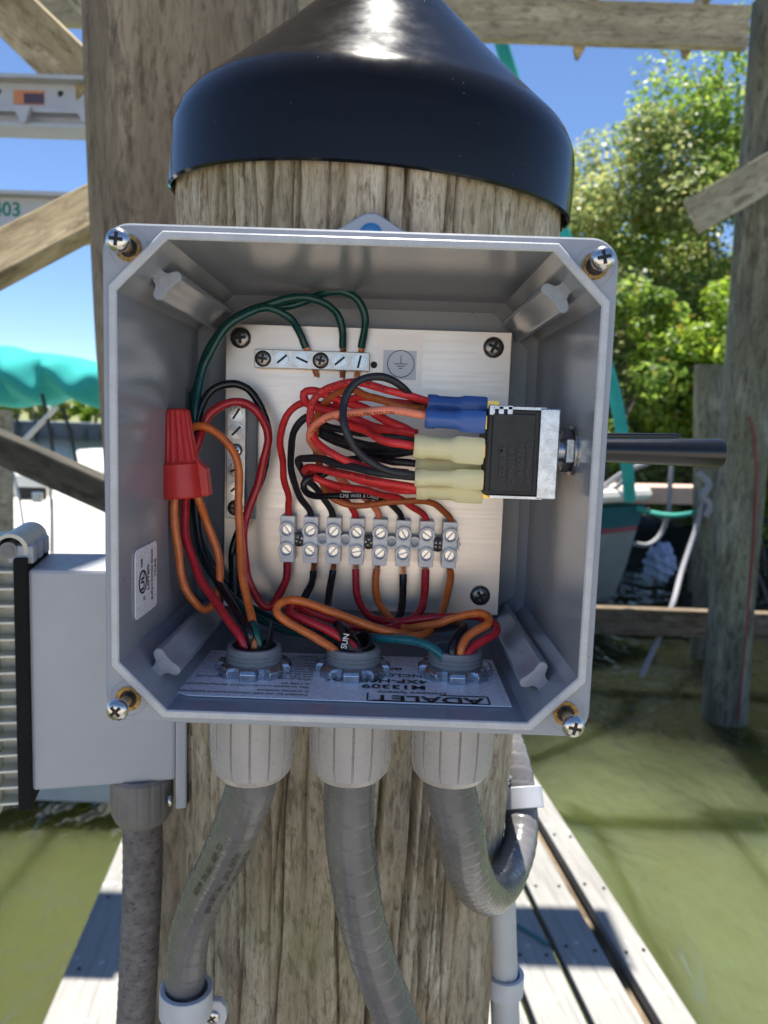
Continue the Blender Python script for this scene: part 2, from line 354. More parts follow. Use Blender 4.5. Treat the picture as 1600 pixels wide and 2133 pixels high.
# unseen pale shell ground, added behind the camera to bounce fill onto shaded fronts
yx = np.linspace(-30, 30, 25); yy = np.linspace(-2.4, -45, 20)
vs = [(x, y, .78+.05*math.sin(x*.9+y*.6)+(.02*(-2.4-y) if y < -2.4 else 0)) for x in yx for y in yy]
fs = [(i*20+k, i*20+k+1, (i+1)*20+k+1, (i+1)*20+k) for i in range(24) for k in range(19)]
fs += []
for i in range(24): vs += [(yx[i], -2.4, -.5), (yx[i+1], -2.4, -.5)]; b0_ = len(vs); fs.append((i*20, (i+1)*20, b0_-1, b0_-2))
setp(mesh('shore', MB().add(vs, fs), grime('bounce_fill_shell', (.46, .40, .33), .9, 3, .35, .6), origin=(0, -10, 0)), kind='structure')
# far shore on the left with seawall
far = MB().add([(-90, 69.4, 1.35), (20, 69.4, 1.35), (60, 400, 2.5), (-300, 400, 2.5)], [(0, 1, 2, 3)])
setp(mesh('far_shore', far, grime('far_grass', (.16, .17, .06), .9, .3, .4, .6, bmp=0), origin=(-30, 70, 0)), kind='structure')
sw = thing('seawall', 'far concrete seawall with timber posts across the blue water at left', 'seawall', (-35, 69, 0))
mesh('wall', MB().box((-35, 69.2, .65), (110, .4, 1.4)), M['concrete'], sw)
mesh('wall_cap', MB().box((-35, 69.1, 1.42), (110, .7, .14)), M['whitepaint'], sw)
for i in range(26):
    x = -48+i*1.5+random.uniform(-.2, .2)
    mesh('fender_post', MB().cyl((x, 68.7, -.5), (x, 68.7, random.choice([1.0, 1.2, 2.2])), .16, .15, 8), M['pile3'], sw)
def crown(name, parent, cen, rad, n, leaf, m, seed, clumps=60, low=-.7, flat=.0):
    g = np.random.default_rng(seed); cen, rad = V(*cen), V(*rad)
    d = g.normal(size=(clumps, 3)); d /= np.linalg.norm(d, axis=1)[:, None]; d[:, 2] = np.maximum(d[:, 2], low)
    cc = cen + d*rad*(g.uniform(.35, 1.0, (clumps, 1))**.6)
    k = g.integers(0, clumps, n); cr = g.uniform(.18, .36, clumps)*rad.mean()
    o = g.normal(size=(n, 3)); o /= np.linalg.norm(o, axis=1)[:, None]
    p = cc[k] + o*(cr[k]*g.uniform(.25, 1.05, n)**.6)[:, None]*V(1, 1, .75)
    nn = o*.8 + g.normal(size=(n, 3))*.55 + V(0, 0, .5); nn /= np.linalg.norm(nn, axis=1)[:, None]
    t = np.cross(nn, g.normal(size=(n, 3))); t /= np.linalg.norm(t, axis=1)[:, None]; b = np.cross(nn, t)
    L = (leaf*g.uniform(.65, 1.25, n))[:, None]; W = L*.27
    vs = np.stack([p-t*L*.5, p+b*W+nn*L*.06-t*L*.05, p+t*L*.5, p-b*W+nn*L*.06-t*L*.05], 1).reshape(-1, 3) - ORG[parent.name]
    me = bpy.data.meshes.new(name); me.vertices.add(4*n); me.vertices.foreach_set('co', vs.ravel()); me.loops.add(4*n); me.loops.foreach_set('vertex_index', np.arange(4*n))
    me.polygons.add(n); me.polygons.foreach_set('loop_start', np.arange(n)*4); me.polygons.foreach_set('loop_total', np.full(n, 4)); me.update(); me.materials.append(m)
    ob = bpy.data.objects.new(name, me); COL.objects.link(ob); ob.parent = parent; return cc
def mangrove(label, base, top, rad, n, m, seed, leaf=.10, roots=8, clumps=70):
    g = random.Random(seed); base = V(*base); t = thing('mangrove_tree', label, 'tree', base, 'mangrove trees on the right bank')
    cen = V(top[0], top[1], top[2]-rad[2])
    cc = crown('crown', t, cen, rad, n, leaf, m, seed, clumps)
    tr = MB(); fork = base*.35+cen*.65
    tr.tube(spline([base, base*.6+cen*.4+V(g.uniform(-.2, .2), 0, 0), fork], .15), .11, 8, lambda s, th: 1-.12*s/3)
    for c in cc[::max(1, clumps//14)]:
        tr.tube(spline([fork-(0, 0, .3*g.random()), (fork+c)/2+V(g.uniform(-.3, .3), g.uniform(-.3, .3), .1), c], .2), .035, 6, lambda s, th: max(.2, 1-.25*s))
    for k in range(roots):
        a_ = g.uniform(0, 6.28); q = base+V(math.cos(a_), math.sin(a_)*.8, 0)*g.uniform(.4, 1.3); q[2] = -.3
        tr.tube(spline([base*.75+cen*.25+V(0, 0, g.uniform(-.6, .2)), (base+q)/2+V(math.cos(a_)*.3, 0, .75), q], .12), .028, 6)
    mesh('trunk', tr, M['bark'], t)
# mangroves, front row then rear row
mangrove('tall olive mangrove filling the gap beside the black pile cap', (2.6, 12.8, .2), (3.7, 13.4, 7.9), (2.1, 1.7, 3.7), 34000, M['leafd'], 1, .115)
mangrove('tallest green mangrove under the overhead beam, left of the big grey piling', (6.0, 12.9, .2), (5.4, 13.4, 8.9), (1.75, 1.5, 3.9), 31000, M['leaf'], 2, .115)
mangrove('bright yellow-green mangrove clump low behind the short green post', (4.4, 10.9, -.1), (4.55, 10.5, 4.5), (1.15, .9, 1.5), 11000, M['leafy'], 3, .115, 8, 34)
mangrove('low bushy mangrove directly right of the open junction box', (2.9, 11.2, -.1), (3.05, 10.9, 4.35), (1.15, .9, 1.35), 10000, M['leaf'], 4, .115, 8, 32)
mangrove('mangrove crown rising behind and right of the big grey piling', (8.2, 12.6, .2), (7.6, 12.8, 8.3), (1.8, 1.5, 3.2), 18000, M['leafy'], 5, .115)
mangrove('small bright mangrove low at the right edge behind the big piling', (5.9, 10.6, -.1), (5.75, 10.4, 3.4), (1.0, .8, 1.4), 8000, M['leafy'], 6)
mangrove('dark mangrove in the rear row behind the olive tree', (3.6, 15.5, .4), (4.3, 15.6, 7.2), (2.9, 1.5, 3.4), 15000, M['leafd'], 7, .2)
mangrove('dark mangrove in the rear row behind the big grey piling', (8.0, 15.8, .4), (7.6, 15.8, 8.2), (2.9, 1.5, 4.0), 15000, M['leafd'], 8, .2)
mangrove('rear mangrove hidden low between the front trunks', (5.6, 15.0, .4), (5.6, 15.0, 4.4), (3.8, 1.0, 2.2), 12000, M['leafd'], 9, .2, 2)
def bush(label, base, top, rad, n, m, seed, leaf):
    t = thing('shore_tree', label, 'tree', base, 'trees on the far shore'); crown('crown', t, (base[0], base[1], top-rad[2]), rad, n, leaf, m, seed, 30)
    mesh('trunk', MB().cyl(base, (base[0], base[1], top-rad[2]), .2, .1, 6), M['bark'], t)
for i, (x, h_, r_, lm, lb) in enumerate([(-37, 3.4, 2.4, 'leafy', 'yellowish far-shore tree at the very left above the seawall'), (-32.5, 3.0, 2.2, 'leafd', 'olive far-shore tree under the teal canvas'), (-28, 3.6, 2.6, 'leafy', 'golden-green far-shore tree near the white boat'), (-23.5, 3.2, 2.4, 'leaf', 'green far-shore tree beside the junction box edge')]):
    bush(lb, (x, 74, 1.3), 1.3+h_, (r_, r_, h_*.5), 1800, M[lm], 40+i, .5)

# ------------------------------------------------------------------ piles and cap
def pile(name, label, pts, rads, m, nseg=96, step=.02, cracks=40, seed=3, bump_=.004, crackd=.006, zc=None):
    g = np.random.default_rng(seed); pts = np.array(pts, float); zz = np.arange(pts[0, 2], pts[-1, 2], step)
    th = np.linspace(0, 2*math.pi, nseg, endpoint=False); cx = np.interp(zz, pts[:, 2], pts[:, 0]); cy = np.interp(zz, pts[:, 2], pts[:, 1]); rr = np.interp(zz, pts[:, 2], rads)
    rad = np.repeat(rr[:, None], nseg, 1); TH, ZZ = np.meshgrid(th, zz)
    for k in range(1, 30):
        a_ = bump_/(k**.75); rad += a_*np.sin(k*2*TH+g.uniform(0, 6)+.7*np.sin(ZZ*g.uniform(.5, 3)+g.uniform(0, 6)))*(.6+.4*np.sin(ZZ*g.uniform(1, 4)+g.uniform(0, 6)))
    zlo, zhi = zc if zc else (zz[0], zz[-1])
    for k in range(cracks):
        t0 = g.uniform(0, 2*math.pi); z0 = g.uniform(zlo, zhi); hl = g.uniform(.06, .45); wd = g.uniform(.9, 2.8)*2*math.pi/nseg*1.1
        c_ = t0+.02*np.sin((ZZ-z0)*9+g.uniform(0, 6))+.008*np.sin((ZZ-z0)*40)
        dd = np.abs((TH-c_+math.pi) % (2*math.pi)-math.pi); f_ = np.clip(1-dd/wd, 0, 1)*np.clip(1-((ZZ-z0)/hl)**2, 0, 1)
        rad -= crackd*g.uniform(.4, 1)*f_
    vs = np.stack([cx[:, None]+rad*np.cos(TH), cy[:, None]+rad*np.sin(TH), ZZ], 2).reshape(-1, 3); m_ = len(zz)
    fs = [(i*nseg+j, i*nseg+(j+1) % nseg, (i+1)*nseg+(j+1) % nseg, (i+1)*nseg+j) for i in range(m_-1) for j in range(nseg)]
    fs += [tuple(range(nseg))[::-1], tuple((m_-1)*nseg+j for j in range(nseg))]
    mb = MB(); mb.v = vs.tolist(); mb.f = fs
    return setp(mesh(name, mb, m, origin=(pts[0, 0], pts[0, 1], 0), smooth=50, fixn=False), label, 'piling')
PYC = .664
pile('wooden_piling', 'weathered brown wooden piling carrying the open junction box and black cap',
     [(-.036, PYC, -1), (-.034, PYC, 1.6), (-.030, PYC, 2.0), (-.023, PYC, 2.552)], [.132, .134, .1395, .1540], M['pile'], 720, .012, 190, 5, .0022, .013, (1.6, 2.6))
b0 = PY(400, 460, 1.42)
pile('wooden_piling', 'thick grey-brown piling standing behind the black cap at upper left',
     [(PY(470, 1700, 1.42)[0]+.05, 1.42, -1), (PY(470, 1700, 1.42)[0], 1.42, PY(470, 1700, 1.42)[2]), (PY(425, 700, 1.42)[0], 1.42, PY(425, 700, 1.42)[2]), (PY(402, 0, 1.42)[0], 1.42, PY(402, 0, 1.42)[2]), (PY(402, 0, 1.42)[0]-.03, 1.42, 6.2)], [.18, .18, .18, .177, .175], M['pile2'], 200, .03, 60, 8, .004, .005, (2, 3.6))
YR = 5.9
ctr = lambda u, v: PY(u, v, YR)
pile('wooden_piling', 'tall dark grey piling with a red cord, rising through the right edge',
     [(ctr(1500, 1700)[0], YR, -1.2), ctr(1514, 1400), ctr(1555, 800), ctr(1612, 100), tuple(ctr(1612, 100)+V(0, 0, .35))], [.17, .168, .17, .172, .172], M['pile3'], 96, .04, 30, 9, .008, .006)
q = PY(1474, 1260, 7.6); qt = PY(1476, 752, 7.6)
pile('wooden_piling', 'short green-grey post with a flat top, left of the big right piling', [(q[0], 7.6, -1), tuple(q), tuple(qt)], [.14, .138, .135], M['pile3'], 64, .04, 16, 10, .006, .005)
q = PY(4, 1060, 4.0); qt = PY(2, 846, 4.0)
pile('wooden_piling', 'pale green post at the far left edge beside the boat', [(q[0]-.01, 4.0, .95), tuple(q), tuple(qt)], [.058, .056, .055], M['beam'], 40, .04, 6, 12, .002, .002)
# pile cap (cone with rounded shoulder and skirt), tilted a little to the right
cap = thing('pile_cap', 'glossy black plastic cone cap on top of the wooden piling', 'pile cap', (-.022, PYC, 2.52))
ax = nrm((.050, -.065, 1)); o = V(-.0228, PYC, HC+.170)
Rc = .1608
pr = [(Rc-.0035, .003), (Rc-.002, 0), (Rc, .0015), (Rc, .018), (Rc-.0003, .030), (Rc-.001, .0370)]
CA = R(51); RS = .043
for k in range(1, 17):
    t = k/16*CA; pr.append((Rc-.001-RS*(1-math.cos(t)), .037+RS*math.sin(t)))
for k in range(1, 22):                    # flank curving up into the point
    r_, t_ = pr[-1]; dr = (Rc-.001-RS*(1-math.cos(CA))-.010)/21; sl_ = 1/math.tan(CA)*(1+.25*(k/21)); pr.append((r_-dr, t_+dr*sl_))
pr += [(.006, pr[-1][1]+.004), (.0005, pr[-1][1]+.005)]
mesh('cone', MB().lathe(o, ax, pr, 180, cap0=False), M['cap'], cap, smooth=30)
mesh('skirt_inside', MB().lathe(o, ax, [(Rc-.0035, .003), (Rc-.004, .047), (Rc-.03, .07)], 96, cap0=False, cap1=False), M['switch'], cap)

# ------------------------------------------------------------------ dock
DZ = HC-1.45; dv = nrm((-.1143, .9934, 0)); nv = V(dv[1], -dv[0], 0)
dock = thing('dock', 'bleached grey plank walkway over the green water behind the piling', 'dock', (0, 3, DZ))
def plankobj(name, c, L, W, H, m, parent, ax=None, ends=True):
    """box with its long side on local x so the grain follows it"""
    ax = ax if ax is not None else (dv, -nv, V(0, 0, 1))
    mb = MB().box((0, 0, 0), (L, W, H)); me = bpy.data.meshes.new(name); me.from_pydata(mb.v, [], mb.f); ob = bpy.data.objects.new(name, me); COL.objects.link(ob); me.materials.append(m)
    bm = bmesh.new(); bm.from_mesh(me); bmesh.ops.recalc_face_normals(bm, faces=bm.faces); bm.to_mesh(me); bm.free()
    A = Matrix([[*map(float, (ax[0][i], ax[1][i], ax[2][i], 0))] for i in range(3)]+[[0, 0, 0, 1]])
    loc = V(*c)-(ORG[parent.name] if parent is not None else 0)
    ob.matrix_local = Matrix.Translation(loc.tolist()) @ A; ob.parent = parent
    b = ob.modifiers.new('bevel', 'BEVEL'); b.width = min(.006, min(W, H)*.12); b.segments = 2
    ORG[ob.name] = V(*c); return ob
nn_ = 1.006; ed = [(.089, .045)]+[(.124, .018)]*9+[(.18, 0)]
tdeck = lambda n, t, z: nv*n+dv*t+V(0, 0, z)
for k, (wd, gp) in enumerate(ed):
    n0 = nn_-wd/2; wj = wd-random.uniform(0, .004)
    if n0 < -.66: break
    if -.26 < n0 < .20:                      # boards notched round the piling
        plankobj('plank', tdeck(n0, 3.2, DZ-.019+random.uniform(-.002, .002)), 4.6, wj, .038, M['deck'], dock)
        plankobj('plank', tdeck(n0, -1.6, DZ-.019), 4.0, wj, .038, M['deck'], dock)
    else:
        plankobj('plank', tdeck(n0, .95, DZ-.019+random.uniform(-.002, .002)), 9.1, wj, .038, M['deck'], dock)
    nn_ -= wd+gp
for n0 in (.905, .42, -.10, -.535): plankobj('stringer', tdeck(n0, 3.2 if -.3 < n0 < .3 else .95, DZ-.17), 4.5 if -.3 < n0 < .3 else 9, .06, .24, M['joist'], dock)
for t in (1.35, 2.55, 3.75, 4.95): plankobj('cross_beam', tdeck(.21, t, DZ-.36), 1.5, .05, .14, M['joist'], dock, (nv, dv, V(0, 0, 1)))
scr = MB().lathe((0, 0, 0), (0, 0, 1), [(.0055, 0), (.005, .0012)], 8)
s0 = None; nn_ = 1.006
for k, (wd, gp) in enumerate(ed):
    n0 = nn_-wd/2; nn_ -= wd+gp
    if n0 < -.66: break
    for t in (1.35, 1.62, 1.95, 2.25, 2.55, 3.0):
        for e in (-.3, .3):
            p = tdeck(n0+e*wd, t+random.uniform(-.02, .02), DZ+.0025)
            if s0 is None: s0 = mesh('deck_screw', scr, M['recess'], dock); s0.location = (p-ORG[dock.name]).tolist()
            else: s0.data.vertices; c_ = s0.copy(); COL.objects.link(c_); c_.location = (p-ORG[dock.name]).tolist()
for o_ in dock.children:
    if o_.name.startswith('deck_screw'):
        pass
for v_ in s0.data.vertices: v_.co = v_.co + Vector(ORG[dock.name].tolist())
# finger pier crossing at left
fp = thing('finger_pier', 'pale painted low cross pier edge over the water at lower left', 'dock', (-2.9, 4.3, .3))
plankobj('fascia', (-2.9, 4.06, .36), 3.6, .04, .26, M['whitepaint'], fp, (V(1, 0, 0), V(0, 1, 0), V(0, 0, 1)))
for k in range(5): plankobj('plank', (-2.9, 4.17+k*.142, .48), 3.6, .13, .036, M['deck'], fp, (V(1, 0, 0), V(0, 1, 0), V(0, 0, 1)))
st = MB().cyl((0, 0, 0), (.13, 0, 0), .004, .003, 8)
p0, p1 = PZ(1068, 1922, DZ+.006), PZ(1143, 1968, DZ+.006)
setp(mesh('twig', MB().tube(spline([p0, (p0*.55+p1*.45)+V(.004, 0, 0), p1], .01), .005, 6), M['tealpaint']), 'dark teal stick lying on the dock planks at right', 'stick')

# ------------------------------------------------------------------ overhead timber and lift beams
def beam(name, label, cat, pa, pb_, w_, h_, m, up=(0, 0, 1), parent=None):
    pa, pb_ = V(*pa), V(*pb_); x = nrm(pb_-pa); y = nrm(np.cross(up, x)); z = np.cross(x, y)
    t = parent
    o_ = plankobj(name, (pa+pb_)/2, np.linalg.norm(pb_-pa), w_, h_, m, t, (x, y, z))
    if parent is None: setp(o_, label, cat)
    return o_
fr = thing('overhead_frame', 'weathered timber beam with joists above, crossing the top of the picture', 'beam', (1, 5.6, 4.9))
pa, pb_ = PY(60, 2, 5.62), PY(1562, 54, 5.62); pa[1] = pb_[1] = 5.66
beam('beam', 0, 0, pa, pb_, .07, .275, M['beam'], parent=fr)
beam('plank', 0, 0, (-1.6, 3.25, 4.95), (.75, 3.25, 4.95), .26, .05, M['beam'], parent=fr)  # unseen plank, added out of view to cast the shadow band on the dock
for u in (100, 330, 560, 790, 1020, 1240, 1472, 1700):
    q = PY(u, 0+(u-800)*.0335-20, 5.62)
    z_ = pb_[2]+(u-1562)*.0
    qx = q[0]; zz_ = np.interp(qx, [pa[0], pb_[0]], [pa[2], pb_[2]])
    beam('joist', 0, 0, (qx, 4.1, zz_+.19), (qx, 5.82, zz_+.19), .05, .10, M['beam'], parent=fr)
for u, v in ((1208, 112), (1433, 110)):
    q = PY(u, v-10, 5.75)
    mesh('joist_hanger', MB().prism([(-.042, .10), (.042, .10), (.034, 0), (.004, -.055), (-.018, -.055), (-.036, 0)], q, (1, 0, 0), (0, 0, 1), (0, .05, 0)), M['tan'], fr)
def brace(label, ue, ve, uf, vf, Y0, Y1, wpx, thick, m, up=(0, 0, 1), k=1.):
    pa, pb_ = PY(ue, ve, Y0), PY(uf, vf, Y1)
    return beam('timber_brace', label, 'brace', pa, pb_, thick, k*wpx*(Y0+Y1)/2/F_PX, m, up=up)
brace('tan diagonal brace falling from the top left corner to the upper metal beam', -60, -58, 190, 186, 2.75, 2.62, 100, .045, M['tan'])
brace('sunlit tan diagonal brace crossing the lower metal beam with green numbers', -80, 582, 300, 384, 1.75, 1.95, 88, .05, M['tan'], up=(0, .55, 1), k=1.12)
brace('dark brown diagonal brace in front of the white boat', -80, 895, 330, 1077, 2.0, 1.9, 64, .06, M['darkwood'])
brace('pale grey diagonal timber with a square-cut end on the right piling', 1441, 452, 1720, 292, 5.45, 5.5, 72, .05, M['beam'])
brace('short steep timber brace at the top beside the thick rear piling', 150, -40, 260, 90, 5.3, 5.3, 60, .05, M['beam'])
beam('waterside_rail', 'dark horizontal rail with a pale sunlit top behind the right piling', 'rail', PY(1100, 1285, 6.6), PY(1800, 1310, 6.6), .12, .23, M['joist'])
def ibeam(label, ua, va, ub, vb, Y, hpx, extra):
    pa, pb_ = PY(ua, va, Y), PY(ub, vb, Y); h_ = hpx*Y/F_PX; t = thing('lift_beam', label, 'beam', (pa+pb_)/2)
    x = nrm(pb_-pa); y = nrm(np.cross((0, 0, 1), x)); z = np.cross(x, y); c = (pa+pb_)/2; L = np.linalg.norm(pb_-pa)
    mesh('web', MB().box(c, (L, .02, h_), (x, y, z)), M['lift'], t)
    for s in (1, -1): mesh('flange', MB().box(c+z*s*(h_/2+.005), (L, .11, .012), (x, y, z)), M['lift'], t)
    extra(t, x, y, z, h_, Y); return t
def ex1(t, x, y, z, h_, Y):
    c = PY(100, 230, Y-.05)
    mesh('rail', MB().box(PY(60, 232, Y-.04), (1.2, .03, .012), (x, y, z)), M['lift'], t)
    q = PY(60, 203, Y-.0115); s_ = mesh('sticker', MB().box(q, (.098, .002, .043), (x, y, z)), M['sticker'], t)
    mesh('sticker_print', MB().box(PY(70, 205, Y-.014), (.062, .002, .030), (x, y, z)), M['stickerd'], s_)
    for u in (127, -2): mesh('bolt_hole', MB().cyl(PY(u, 196+(u-127)*.03, Y-.0095), PY(u, 196+(u-127)*.03, Y-.0125), .0095, n=16), M['recess'], t)
    for u in (44, 172): mesh('clip', MB().prism([(-.03, .02), (.03, .02), (.012, -.03), (0, -.03)], PY(u, 234, Y-.07), x, z, (0, .02, 0)), M['lift'], t)
def ex2(t, x, y, z, h_, Y):
    mb = MB(); text(mb, '403', .062, PY(14, 437, Y-.0115), x, z); mesh('painted_number', mb, M['greenink'], t)
ibeam('upper aluminium lift beam with an orange-edged sticker and round hole', -220, 214, 420, 234, 2.62, 84, ex1)
ibeam('lower aluminium lift beam marked with green numbers', -220, 444, 420, 466, 2.62, 74, ex2)

# ------------------------------------------------------------------ boats
def loft(secs):
    m_ = len(secs[0]); vs = [p for s in secs for p in s]; fs = [(i*m_+k, i*m_+k+1, (i+1)*m_+k+1, (i+1)*m_+k) for i in range(len(secs)-1) for k in range(m_-1)]
    return MB().add(vs, fs)
bx, by = -2.6, 7.7
boat = thing('motorboat', 'white motorboat with a bundled teal canopy, sunlit behind the left braces', 'boat', (bx-1, by, 0))
secs = []
for t in np.linspace(0, 1, 14):
    x = -6+6.3*t; half = 1.1*(1-t**4)+.02; zt = .98+.22*t**2; k = -.25+.45*t**3
    secs.append([(x, by-half, zt), (x, by-half*.97, zt-.25), (x, by-half*.85, .1+.3*t**3), (x, by, k), (x, by+half*.85, .1+.3*t**3), (x, by+half*.97, zt-.25), (x, by+half, zt)])
mesh('hull', loft(secs), M['gel'], boat)
mesh('deck', MB().add([(s[0][0], s[0][1], s[0][2]-.02) for s in secs]+[(s[-1][0], s[-1][1], s[-1][2]-.02) for s in secs], [(i, i+1, 14+i+1, 14+i) for i in range(13)]), M['gel'], boat)
c0 = PY(175, 1050, 6.200)
def rbox(c, size, top=.7):
    x, y, z = size; mb = MB(); c = V(*c); a_ = [(-x/2, -y/2, 0), (x/2, -y/2, 0), (x/2, y/2, 0), (-x/2, y/2, 0)]; b = [(p[0]*.96, p[1]*.96, z*top) for p in a_]; d = [(p[0]*.80, p[1]*.80, z) for p in a_]
    return mb.add([c+V(*p) for p in a_+b+d], [(0, 1, 2, 3), (8, 9, 10, 11)]+[(r*4+i, r*4+(i+1) % 4, r*4+4+(i+1) % 4, r*4+4+i) for r in (0, 1) for i in range(4)])
q = PY(118, 1040, 6.100)
def coach(us, rows, zb):       # crowned sloping coach roof: rows of (pixel row, distance)
    vs = []; n = len(us)
    for k, (v, Y) in enumerate(rows):
        for i_, u in enumerate(us): p = PY(u, v, Y); vs.append(p+V(0, 0, .03*math.sin(math.pi*i_/(n-1))))
    back = [V(p[0], p[1]+.9, p[2]-.02) for p in vs[-n:]]; vs += back
    skirt = [V(p[0], p[1]+.02, zb) for p in vs[:n]]; m_ = len(rows)+1
    fs = [(k*n+i_, k*n+i_+1, (k+1)*n+i_+1, (k+1)*n+i_) for k in range(m_-1) for i_ in range(n-1)]
    o0 = len(vs); vs += skirt; fs += [(i_, i_+1, o0+i_+1, o0+i_) for i_ in range(n-1)]
    bk = len(vs); vs += [V(p[0], p[1], zb) for p in back]
    for e in (0, n-1): fs.append((o0+e, *[k*n+e for k in range(m_)], bk+e))
    fs.append((bk, bk+n-1, (m_-1)*n+n-1, (m_-1)*n))
    return MB().add(vs, fs)
mesh('cabin', coach([112, 150, 200, 260, 330, 380], [(1190, 6.75), (1120, 6.95), (1050, 7.3), (1003, 7.9)], .98), M['gel'], boat, smooth=50)
mesh('cockpit_coaming', coach([-90, -30, 30, 80, 104], [(1190, 6.7), (1130, 6.9), (1075, 7.2), (1046, 7.6)], .98), M['gel'], boat, smooth=50)
mesh('windscreen_hood', coach([158, 166, 190, 230, 280], [(1000, 7.85), (975, 7.95), (950, 8.15), (940, 8.5)], 1.2), M['gel'], boat, smooth=50)
mesh('helm_seat', rbox((PY(45, 1010, 7.9)[0], 8.1, 1.0), (.5, .4, PY(45, 985, 8.0)[2]-1.0)), M['gel'], boat, bevel=.03)
mesh('companionway', MB().box((PY(66, 1030, 7.6)[0], 7.62, PY(66, 1028, 7.6)[2]), (.27, .02, .12)), M['recess'], boat)
mesh('cup', MB().cyl(PY(78, 1046, 6.020), PY(78, 1026, 6.020), 0.035, .041, 14), M['gel'], boat)
for a_, b_2, r_, mm in (((88, 820), (114, 965), .015, 'blackpole'), ((132, 850), (162, 975), .014, 'blackpole'), ((118, 848), (-20, 985), .022, 'gel'), ((28, 985), (50, 1100), .010, 'lift'), ((104, 1010), (108, 1150), .012, 'lift')):
    mesh('pole', MB().tube(spline([PY(*a_, 6.100), PY((a_[0]+b_2[0])/2+2, (a_[1]+b_2[1])/2, 6.1), PY(*b_2, 6.100)], .05), r_, 8), M[mm], boat)
# canopy cloth: a folded bundle, thick and draped
cv = MB(); nu, nw = 90, 56; g = np.random.default_rng(4); Pc = []
for i in range(nu):
    u = -130+i*470/(nu-1)
    top = np.interp(u, [-130, 0, 30, 213, 340], [700, 717, 722, 752, 775]); bot = np.interp(u, [-130, 0, 60, 95, 140, 213, 340], [838, 846, 842, 822, 838, 864, 872])
    pt, pbm = PY(u, top, 6.050), PY(u, bot, 6.050); hh = (pt[2]-pbm[2])/2; cz = (pt[2]+pbm[2])/2
    for j in range(nw):
        th = 2*math.pi*j/nw
        fold = .075*math.sin(u*.055+1.6*math.sin(th+u*.010)+th*1.0)+.022*math.sin(u*.085-th*2.0)
        Pc.append(V(pt[0], 6.45-math.cos(th)*.42-fold*math.cos(th)*1.2, cz+math.sin(th)*hh*(1+fold*.5)))
fs = [(i*nw+j, i*nw+(j+1) % nw, (i+1)*nw+(j+1) % nw, (i+1)*nw+j) for i in range(nu-1) for j in range(nw)]+[tuple(range(nw)), tuple((nu-1)*nw+j for j in range(nw))]
mesh('canopy', cv.add(Pc, fs), M['canvas'], boat, smooth=60)
# bow of a second boat on the right
YB = 8.2
bow = thing('moored_boat', 'bow of a grey-hulled boat with white rail and teal band, right of the junction box', 'boat', PY(1290, 1240, YB))
secs = []; sec2 = []; sec3 = []
for t in np.linspace(0, 1, 12):
    ut = 900+445*t; zt = PY(1300, 1040+6*(1-t), YB)[2]; half = .95*(1-t**2.2)+.015
    xt = PY(ut, 1040, YB)[0]; zb_ = PY(1280, 1243, YB)[2]; xb_ = PY(900+378*t, 1243, YB)[0]; zm = zt-.30
    xm = xt+(xb_-xt)*(zt-zm)/(zt-zb_)
    secs.append([(xm, YB-half*.93, zm), (xb_*.4+xm*.6, YB-half*.8, zm*.5+zb_*.5), (xb_, YB-half*.25, zb_), (xb_, YB+half*.25, zb_), (xb_*.4+xm*.6, YB+half*.8, zm*.5+zb_*.5), (xm, YB+half*.93, zm)])
    sec2.append([(xt, YB-half, zt-.05), (xm, YB-half*.93, zm)]); sec3.append([(xt, YB-half-.02, zt+.07), (xt+.01, YB-half-.03, zt-.06)])
    sec2[-1] += []; 
mesh('hull', loft(secs), M['greyhull'], bow, smooth=60)
for s in (1, -1):
    mesh('topside_band', loft([[(p[0], YB+s*(p[1]-YB), p[2]) for p in q] for q in sec2]), M['tealpaint'], bow)
    mesh('boot_stripe', loft([[(q[1][0], YB+s*(q[1][1]-YB-.008), q[1][2]+.03), (q[1][0], YB+s*(q[1][1]-YB-.008), q[1][2]-.02)] for q in sec2]), M['redpaint'], bow)
rim_l = [V(*q[0]) for q in sec3]; 
mesh('gunwale', MB().tube(spline(rim_l+[V(p[0], 2*YB-p[1], p[2]) for p in rim_l[::-1][1:]], .1), .07, 8), M['gel'], bow)
mesh('foredeck', MB().add([p for p in rim_l]+[V(p[0], 2*YB-p[1], p[2]) for p in rim_l], [(i, i+1, 12+i+1, 12+i) for i in range(11)]), M['gel'], bow)
beam('dock_edge', 'pinkish sunlit dock timber behind the moored boat bow', 'beam', PY(1050, 1022, 8.9), PY(1470, 1030, 8.9), .5, .19, grime('pink_timber', (.55, .38, .30), .8, 6, .3, .6))
def ropeo(name, label, pts, r, m, cat='rope', n=7):
    p = spline([PY(*q) for q in pts], .05)
    return setp(mesh(name, MB().tube(p, r, n), m), label, cat)
ropeo('rope', 'teal rope sagging between the boat bow and the green post', [(1325, 1058, 8.1), (1360, 1069, 8.0), (1400, 1074, 7.9), (1438, 1070, 7.7), (1462, 1062, 7.5)], .028, M['tealrope'])
ropeo('mooring_line', 'grey mooring line running from the green post down to the rail', [(1466, 1040, 7.45), (1450, 1100, 7.4), (1420, 1190, 7.1), (1400, 1262, 6.7), (1372, 1330, 6.6), (1335, 1410, 6.5)], .024, M['rope'])
ropeo('mooring_line', 'grey line hanging below the switch handle over the dock timber', [(1400, 960, 8.4), (1396, 1010, 8.4), (1393, 1060, 8.4), (1378, 1110, 8.4), (1352, 1134, 8.3), (1318, 1132, 8.2)], .027, M['rope'])
ropeo('mooring_line', 'pale lines slanting up to the right over the moored boat', [(1250, 1020, 8.0), (1300, 985, 7.9), (1360, 960, 7.9), (1440, 925, 7.8), (1500, 895, 7.7)], .03, M['rope'])
